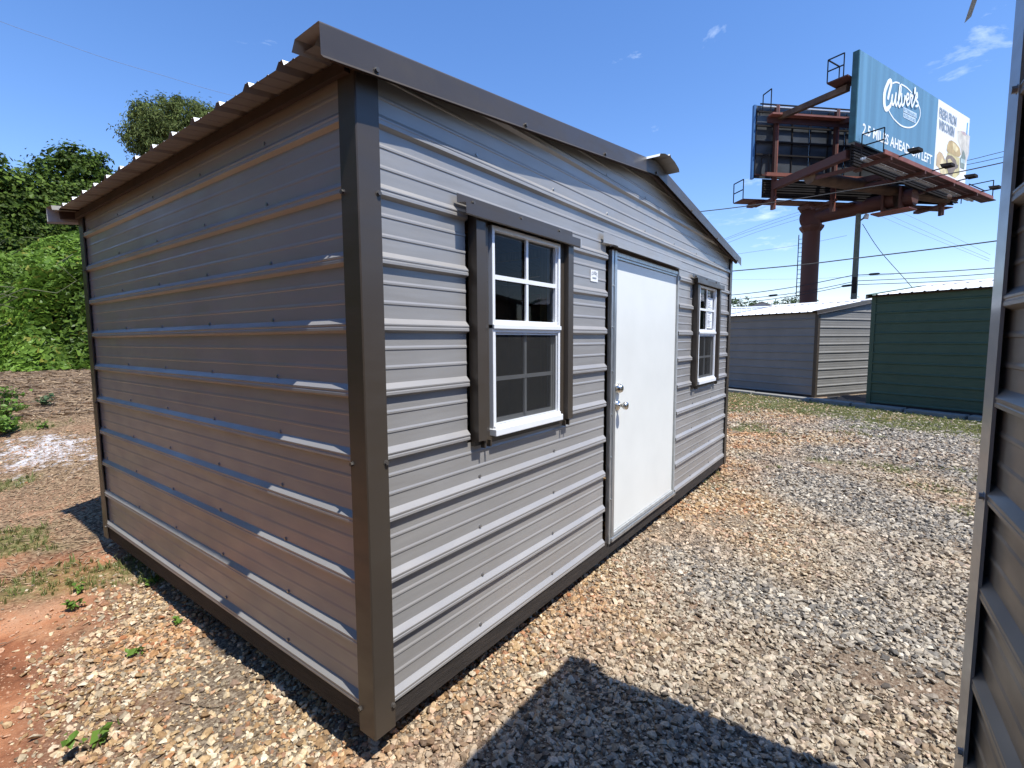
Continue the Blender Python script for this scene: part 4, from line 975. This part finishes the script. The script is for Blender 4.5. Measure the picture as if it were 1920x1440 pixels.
# ================================================================== POLE, CABLES
up_ = empty('utility_pole', (36.94, .22, -.4), 'grey-green weathered wooden utility pole standing behind the billboard column', 'utility pole')
MB().tube([(0, 0, 0), (0, 0, 5), (.0, .0, 9.35)], [.19, .165, .14], 12).build('pole', M_upole, up_)
MB().tube([(0, -.12, 8.95), (0, -.42, 9.15)], .05, 8).build('bracket', M_upole, up_)
MB().tube([(0, -.36, 9.02), (0, -.44, 9.28)], [.16, .11], 12).build('pole_lamp', M_galv_cat, up_)
MB().box(-.18, -.10, -.12, .12, 4.5, 5.5).build('cable_clamp', M_dark_st, up_)
CAB = [('thick black service cable crossing in front of the billboard column', .020, 'B', [(20.9,9.5,6.9),(21.98,5.45,6.93),(22.44,3.64,6.97),(22.79,1.63,7.03),(22.97,-.87,7.11),(22.94,-2.62,7.13),(22.81,-4.16,7.19),(22.2,-9,7.5)]),
('black cable crossing below the billboard, in front of column and pole', .021, 'A', [(19.6,8,3.9),(20.43,3.5,4.02),(20.81,1.28,4.09),(20.95,-.38,4.18),(20.82,-3.96,4.33),(20.2,-9,4.6)]),
('topmost of the three cables running right from the utility pole', .024, 'C', [(36.94,.31,5.23),(36.85,-2.8,5.12),(36.7,-5.91,5.08),(36.3,-14,5.2)]),
('middle of the three cables running right from the utility pole', .02, 'C', [(36.94,.29,4.87),(36.85,-2.8,4.80),(36.7,-5.93,4.79),(36.3,-14,5.0)]),
('lowest of the three cables running right from the utility pole', .02, 'C', [(36.94,.28,4.64),(36.85,-2.8,4.55),(36.7,-5.95,4.53),(36.3,-14,4.7)]),
('topmost of the three cables running left from the utility pole', .024, 'D', [(34.5,13,4.1),(36.02,7.1,4.34),(36.66,3.47,4.7),(36.94,.31,5.23)]),
('middle of the three cables running left from the utility pole', .02, 'D', [(34.5,13,3.8),(36.02,7.09,4.01),(36.7,3.15,4.33),(36.94,.29,4.83)]),
('lowest of the three cables running left from the utility pole', .02, 'D', [(34.5,13,3.5),(36.02,7.08,3.75),(36.71,3.14,4.16),(36.94,.28,4.67)]),
('guy wire slanting down right from the top of the utility pole', .018, 'H', [(36.95,-.01,8.32),(36.97,-.96,6.6),(36.95,-2.65,4.22),(36.9,-5.4,.1)]),
('uppermost grey line rising behind the billboard from the left', .017, 'E', [(55.5,20,9.8),(57.31,12.67,12.32),(57.99,9.46,13.41),(58.51,6.11,14.26),(58.79,3.38,14.67)]),
('second grey line rising behind the billboard from the left', .017, 'E', [(55.5,20,9.6),(57.31,12.67,12.15),(58.08,8.96,13.24),(58.54,5.86,14.02),(58.82,2.92,14.45)]),
('third grey line rising behind the billboard from the left', .017, 'E', [(55.5,20,9.0),(57.36,12.45,11.84),(58.16,8.46,13.02),(58.79,3.35,14.1)]),
('grey line ending behind the red column', .017, 'F', [(55.5,20,9.6),(57.46,12,10.44),(58.49,6.21,10.89),(58.8,2,11.4)]),
('faint level line low behind the red column', .014, 'F', [(65,22,9.0),(67.26,14.01,8.81),(68.47,7.03,8.46),(68.91,1.73,8.34),(68.9,-2,8.3)]),
('leftmost faint line falling to the right under the billboard', .014, 'G', [(68.9,2,16.6),(68.96,.08,15.22),(68.94,-3.76,12.67),(68.5,-9.57,8.95)]),
('middle faint line falling to the right under the billboard', .014, 'G', [(68.9,1,16.4),(68.98,-1.13,14.93),(68.88,-5.1,12.21),(68.49,-9.64,9.15)]),
('rightmost faint line falling to the right under the billboard', .014, 'G', [(68.9,0,16.4),(68.97,-2.29,14.98),(68.8,-6.39,12.03),(68.49,-9.61,9.58)]),
('upper of two lines right of the advert, beside the near shed', .026, 'I', [(58.8,-1,16.3),(58.75,-6.61,16.74),(58.6,-8.1,16.87),(58,-14,17.4)]),
('lower of two lines right of the advert, beside the near shed', .026, 'I', [(58.8,-1,16.1),(58.75,-6.64,16.38),(58.59,-8.19,16.45),(58,-14,16.8)]),
('faint high line across the top left of the sky', .017, 'K', [(2,58.5,28.2),(8.36,57.88,27.52),(11.5,57.29,27.29),(14.95,56.45,26.96),(18.72,55.28,26.74),(24.47,52.93,26.26),(34,48,26.0)])]
GN = {'C': 'cables on the utility pole', 'D': 'cables on the utility pole', 'E': 'grey lines rising to the right', 'G': 'faint lines falling to the right', 'I': 'lines right of the advert'}
for lab, rad, key, pts in CAB:
    Q = []; P = [Vector(p) for p in pts]
    for i in range(len(P)-1):
        p0, p1, p2, p3 = P[max(i-1, 0)], P[i], P[i+1], P[min(i+2, len(P)-1)]
        for k in range(5):
            t_ = k/5; Q.append(.5*((2*p1)+(-p0+p2)*t_+(2*p0-5*p1+4*p2-p3)*t_*t_+(-p0+3*p1-3*p2+p3)*t_**3))
    Q.append(P[-1])
    o = MB().tube(Q, rad, 5).build('power_line', M_wire if key in 'ABCDHI' else M_wire_gr, None); tag(o, lab, 'cable', GN.get(key))
    if key == 'D' and 'middle' in lab or key == 'C' and 'topmost' in lab or key == 'D' and 'lowest' in lab:
        a = {'m': Vector((36.5, 4.7, 4.20)), 't': Vector((36.9, -.75, 5.21)), 'l': Vector((36.9, .62, 4.60))}[lab[0]]
        d = (Q[-1]-Q[0]).normalized(); MB().tube([a-d*.28, a-d*.2, a+d*.2, a+d*.28], [.03, .07, .07, .03], 8).build('splice_box', M_wire, o)

# ================================================================== VEGETATION
def leafcloud(name, C, Nrm, size, tone, M, parent=None, aspect=.75, seed=0, droop=0., kind=None):
    r = np.random.default_rng(seed); n = len(C)
    if n == 0: return None
    Nn = Nrm+r.normal(0, .55, (n, 3)); Nn /= np.linalg.norm(Nn, axis=1, keepdims=True)
    T = r.normal(0, 1, (n, 3)); T[:, 2] -= droop; T -= Nn*(T*Nn).sum(1, keepdims=True); T /= np.linalg.norm(T, axis=1, keepdims=True)
    B = np.cross(Nn, T); s = size*np.exp(r.normal(0, .28, n))[:, None]
    V = np.stack([C-T*s*.5, C+B*s*aspect*.5+T*s*.02+Nn*s*.10, C+T*s*.5-Nn*s*.06, C-B*s*aspect*.5+T*s*.02+Nn*s*.10], 1).reshape(-1, 3)
    b = np.arange(n)[:, None]*4; Fq = np.concatenate([b+np.array([[0, 1, 2]]), b+np.array([[0, 2, 3]])], 0)
    me_ = fastmesh(name, V, Fq, smooth=False, col=np.repeat(tone, 4, 0)); me_.materials.append(M)
    o = bpy.data.objects.new(name, me_); COL.objects.link(o); o.parent = parent
    if kind: o['kind'] = kind
    return o
def tones(n, a, b, r, yellow=0.):
    t_ = r.beta(2, 2, n)[:, None]; c = np.array(a)*(1-t_)+np.array(b)*t_
    if yellow:
        k = r.uniform(0, 1, n) < yellow; c[k] = np.array((.26, .26, .05))
    return c
def clumpcrown(blobs, per, seed, shell=.55):
    """blobs: (cx,cy,cz,rx,ry,rz). Leaves gather in small clumps scattered through the outer part of every blob"""
    r = np.random.default_rng(seed); CC = []; NN = []
    for cx, cy, cz, rx, ry, rz_ in blobs:
        nc = max(8, int(per[0]*rx*ry)); d = r.normal(0, 1, (nc, 3)); d /= np.linalg.norm(d, axis=1, keepdims=True)
        rad = shell+(1.08-shell)*r.uniform(0, 1, (nc, 1))**.6
        cen = np.array([cx, cy, cz])+d*rad*np.array([rx, ry, rz_])
        k = per[1]; sp = per[2]*r.uniform(.5, 1.5, (nc, 1, 1))
        off = r.normal(0, 1, (nc, k, 3))*sp*np.array([1, 1, .7])
        CC.append((cen[:, None, :]+off).reshape(-1, 3)); NN.append((np.repeat(d[:, None, :], k, 1)+off*.8+np.array([0, 0, .5])).reshape(-1, 3))
    return np.concatenate(CC), np.concatenate(NN)
def tree(name, base, label, blobs, per, lsize, ta, tb, trunk_r, seed, aspect=.6, droop=0., group=None, shell=.5, cat='tree'):
    t_ = empty(name, base, label, cat, group); r = np.random.default_rng(seed); rq = random.Random(seed)
    C, Nn = clumpcrown(blobs, per, seed, shell)
    k = per[1]; nc = len(C)//k+1; tc_ = np.repeat(r.uniform(.55, 1.25, nc), k)[:len(C), None]
    leafcloud('crown', C, Nn, lsize, tones(len(C), ta, tb, r)*tc_, M_leaf2, t_, aspect, seed, droop)
    h = max(b[2] for b in blobs)
    m_ = MB(); m_.tube([(0, 0, -.3), (rq.uniform(-.1, .1), rq.uniform(-.1, .1), h*.3), (rq.uniform(-.2, .2), rq.uniform(-.2, .2), h*.62), (blobs[0][0]*.5, blobs[0][1]*.5, h*.9)], [trunk_r, trunk_r*.8, trunk_r*.55, trunk_r*.2], 8)
    m_.build('trunk', M_bark, t_)
    for b in blobs:
        st = Vector((0, 0, h*rq.uniform(.25, .5))); en = Vector(b[:3]); mid = st.lerp(en, .5)+Vector((0, 0, -.1*h*rq.random()))
        m_ = MB(); m_.tube([st, mid, en], [trunk_r*.4, trunk_r*.28, trunk_r*.1], 6)
        for k in range(5):
            a = Vector((rq.gauss(0, 1), rq.gauss(0, 1), rq.gauss(.3, 1))).normalized(); m_.tube([mid.lerp(en, rq.uniform(.2, 1)), en+Vector((a.x*b[3], a.y*b[4], a.z*b[5]))*.85], [trunk_r*.14, trunk_r*.03], 5)
        m_.build('limb', M_bark, t_)
    return t_
def at(az, D, z=None):
    x = CAM.x+D*math.cos(R(az)); y = CAM.y+D*math.sin(R(az)); return (x, y, float(ground(x, y)) if z is None else z)
# kudzu covered bank
r = np.random.default_rng(5)
n = 280000
azs = r.uniform(62, 104, n); Ds = np.sqrt(r.uniform(14.4**2, 25**2, n))
x = CAM.x+Ds*np.cos(np.radians(azs)); y = CAM.y+Ds*np.sin(np.radians(azs)); z = ground(x, y)
edge_ = 15.2+1.0*(vnoise(x, y, .5, 31)-.5)+.8*(vnoise(x, y, 1.7, 32)-.5)
lump = (vnoise(x, y, .6, 33)**1.2)*2.2+(vnoise(x, y, 1.9, 34))*.8
hgt = lump*sst(0, 1.6, Ds-edge_)
keep = Ds > edge_; x, y, z, hgt, Ds = x[keep], y[keep], z[keep], hgt[keep], Ds[keep]; n = len(x)
dep = r.exponential(.13, n); zz = z+hgt+.06-dep
e = .05; gx_ = lambda a, b: ground(a, b)+((vnoise(a, b, .6, 33)**1.2)*2.2+vnoise(a, b, 1.9, 34)*.8)
nx_ = -(gx_(x+e, y)-gx_(x-e, y))/(2*e); ny_ = -(gx_(x, y+e)-gx_(x, y-e))/(2*e)
Nn = np.stack([nx_, ny_, np.ones(n)], 1); Nn /= np.linalg.norm(Nn, axis=1, keepdims=True)
tone = tones(n, (.06, .12, .016), (.21, .33, .05), r, .05)*(.40+1.0*vnoise(x, y, 1.3, 35))[:, None]
leafcloud('kudzu_cover', np.stack([x, y, zz], 1), Nn, .135, tone, M_leaf, None, .95, 3, .2, kind='stuff')
vines = MB(); rq = random.Random(9)
for k in range(70):
    az0 = rq.uniform(70, 95); d0 = rq.uniform(16, 22); a = at(az0, d0); p = Vector(a)+Vector((0, 0, rq.uniform(.6, 1.6))); pts = [p]
    for j in range(5): pts.append(pts[-1]+Vector((rq.uniform(-.5, .5), rq.uniform(-.5, .2), rq.uniform(-.35, .35))))
    vines.tube(pts, .012, 4)
vines.build('kudzu_vines', mat('vine_green', (.09, .10, .04), .8), None, kind='stuff')
DK = ((.022, .045, .007), (.100, .155, .022)); MD = ((.03, .06, .010), (.135, .20, .030))
T = [(84.5, 23.5, 'dark vine-covered tree at the left edge of the photo above the kudzu', [(.2,0,3.0,1.2,1.3,.8),(-1.2,.3,2.3,1.4,1.4,1.0),(1.0,.2,1.9,1.5,1.5,1.1),(.2,-.8,1.2,1.9,1.4,1.1),(0,-.9,.3,2.2,1.4,.9)], DK),
     (80.6, 24.0, 'dark rounded tree above the kudzu with a ragged leafy top', [(0,0,2.1,1.5,1.5,1.0),(-1.0,0,1.8,1.3,1.4,1.0),(1.2,.1,2.0,1.4,1.4,1.0),(0,-.9,1.2,1.9,1.3,1.1),(0,-1.1,.2,2.2,1.3,.9)], MD),
     (76.8, 24.5, 'dark conical tree rising beside the shed eave, tallest of the three above the kudzu', [(0,0,3.7,.75,.8,.55),(-.2,0,3.1,1.2,1.0,.6),(.7,.1,2.5,1.3,1.2,.9),(0,-.4,1.6,1.9,1.5,1.1),(0,-.9,.5,2.1,1.4,1.0)], DK),
     (72.5, 24.5, 'dark tree mostly hidden behind the shed roof, right of the conical tree', [(0,0,1.6,1.7,1.6,1.2),(1.5,.2,1.2,1.5,1.5,1.0)], DK),
     (88.5, 24.0, 'dark tree just outside the left edge of the photo', [(0,0,2.4,1.9,2.0,1.4),(-1.4,.3,1.8,1.6,1.5,1.2)], MD)]
for i, (az_, D_, lab, bl, tn) in enumerate(T):
    tree('leafy_tree', at(az_, D_), lab, bl, (60, 48, .16), .12, tn[0], tn[1], .14, 40+i, aspect=.75, group='trees above the kudzu bank')
bz = at(69.6, 30); bz = (bz[0], bz[1], bz[2]+.35)
tree('tall_tree', bz, 'tall pale olive-green tree showing above the shed roof at the left', [(-.9, -.2, 6.9, 1.25, 1.2, 1.0), (.35, 0, 7.5, 1.35, 1.3, 1.05), (1.35, .2, 7.5, 1.1, 1.2, .95), (.2, .1, 6.3, 1.8, 1.6, 1.0), (-1.5, -.2, 5.9, .8, .9, .7), (1.6, .2, 6.2, 1.5, 1.4, 1.1), (0, 0, 4.7, 1.7, 1.6, 1.2)], (60, 60, .17), .17, (.08, .115, .030), (.25, .30, .10), .2, 61, aspect=.28, droop=.9)
# distant trees on the skyline at the right
for az_, D_, hh, w_, lab in ((12.6, 62, 4.6, 2.4, 'distant low tree left of the pale gabled house'), (11.2, 66, 4.3, 1.6, 'small distant tree touching the pale gabled house'), (8.9, 60, 4.3, .7, 'thin distant sapling right of the pale gabled house'), (7.2, 62, 4.5, 2.2, 'distant dark tree left of the red column base'), (2.7, 60, 3.9, 1.6, 'distant brownish tree behind the utility pole foot')):
    tree('distant_tree', at(az_, D_, .85), lab, [(0, 0, hh-.9, w_, w_, 1.3), (w_*.6, .4, hh-1.5, w_*.7, w_*.7, 1.0), (-w_*.7, .2, hh-1.6, w_*.7, w_*.7, 1.0)], (14, 22, .25), .22, (.035, .06, .02), (.09, .13, .05), .15, int(az_*10), group='distant trees on the skyline')
hs_ = empty('house', at(10.2, 55, -.4), 'tiny pale gabled house on the skyline behind the slate grey shed', 'house', rotz=R(10))
m_ = MB(); m_.box(-1, 5, -2.1, 2.1, 0, 4.4); m_.add([(-1, -2.1, 4.4), (-1, 2.1, 4.4), (-1, 0, 5.25), (5, -2.1, 4.4), (5, 2.1, 4.4), (5, 0, 5.25)], [(0, 1, 2), (3, 5, 4)]); m_.build('wall', M_house, hs_)
m_ = MB(); m_.add([(-1.2, -2.4, 4.28), (-1.2, 0, 5.27), (5.2, 0, 5.27), (5.2, -2.4, 4.28)], [(0, 1, 2, 3)]); m_.add([(-1.2, 2.4, 4.28), (5.2, 2.4, 4.28), (5.2, 0, 5.27), (-1.2, 0, 5.27)], [(0, 1, 2, 3)]); m_.build('roof', M_houseroof, hs_)
MB().box(-1.03, -1.0, -.5, .5, 2.6, 3.8).build('window', M_glass, hs_)
# unseen wood added at the left to shade the side wall and tint it green
r = np.random.default_rng(15); n = 42000
aw = r.uniform(98, 205, n); hw = r.beta(1.3, 1.5, n)*8.6; Dw = 8.6+1.2*np.sin(aw*.21)+1.0*np.sin(aw*.53+1)+hw*.16+r.exponential(.5, n)-.9*vnoise(aw*.35, hw, .9, 51)
hw *= .80+.2*np.sin(aw*.33)
xw = CAM.x+Dw*np.cos(np.radians(aw)); yw = CAM.y+Dw*np.sin(np.radians(aw))
Nw = np.stack([-np.cos(np.radians(aw)), -np.sin(np.radians(aw)), np.full(n, .6)], 1)
leafcloud('added_woodland', np.stack([xw, yw, ground(xw, yw)+hw], 1), Nw, .26, tones(n, (.05, .12, .025), (.15, .32, .08), r), M_leaf2, None, .8, 16, .3, kind='stuff')
# weeds
def weed(x, y, h, nl, ls, lab, tn, seed):
    rq = random.Random(seed); r_ = np.random.default_rng(seed); w_ = empty('weed', (x, y, float(ground(x, y))), lab, 'weed', 'weeds on the clay and gravel')
    m_ = MB(); C = []
    for k in range(max(3, nl//5)):
        a = rq.uniform(0, 6.28); tip = Vector((math.cos(a)*h*rq.uniform(.2, .7), math.sin(a)*h*rq.uniform(.2, .7), h*rq.uniform(.5, 1.0)))
        m_.tube([(0, 0, 0), tip*.5+Vector((0, 0, h*.12)), tip], [.004+h*.01, .004, .002], 5)
        for j in range(5): C.append(tip*rq.uniform(.4, 1.05)+Vector((rq.gauss(0, h*.12), rq.gauss(0, h*.12), rq.gauss(0, h*.05))))
    m_.build('stem', M_twig, w_); C = np.array([tuple(c) for c in C])
    leafcloud('leaves', C, np.tile([0, 0, 1.], (len(C), 1)), ls, tones(len(C), tn[0], tn[1], r_), M_leaf, w_, .62, seed)
GR = ((.10, .19, .03), (.22, .36, .07))
for i, a in enumerate([(-.57, 1.00, .12, 16, .05, 'bright green weed on bare clay nearest the bottom left corner'), (-.33, 2.38, .09, 22, .045, 'low weed cluster on the clay left of the shed'),
    (-.27, 2.62, .07, 12, .04, 'small weed just behind the low weed cluster on the clay'), (.02, 2.30, .07, 12, .045, 'little bright weed in the shadow edge of the shed side'),
    (-.26, 1.57, .06, 8, .035, 'tiny weed in the gravel left of the shed'), (-.02, 1.72, .05, 8, .035, 'tiny weed in the gravel beside the shed skirt'),
    (.82, 9.6, .20, 90, .06, 'blue-green bushy weed on the mulch below the kudzu'), (.52, 7.9, .12, 20, .07, 'broad-leaved weed behind the white lime patch')]):
    weed(*a[:6], GR if i != 6 else ((.09, .15, .07), (.16, .25, .12)), 200+i)
for i, (x_, y_, h_) in enumerate(((.22, 8.8, .34), (.10, 8.0, .28), (.30, 9.6, .42))):
    weed(x_, y_, h_, 170, .085, ['leafy kudzu clump at the left edge, beyond the white lime patch', 'kudzu clump at the left edge, closest to the camera of the three', 'kudzu clump at the left edge, furthest of the three'][i], GR, 300+i)
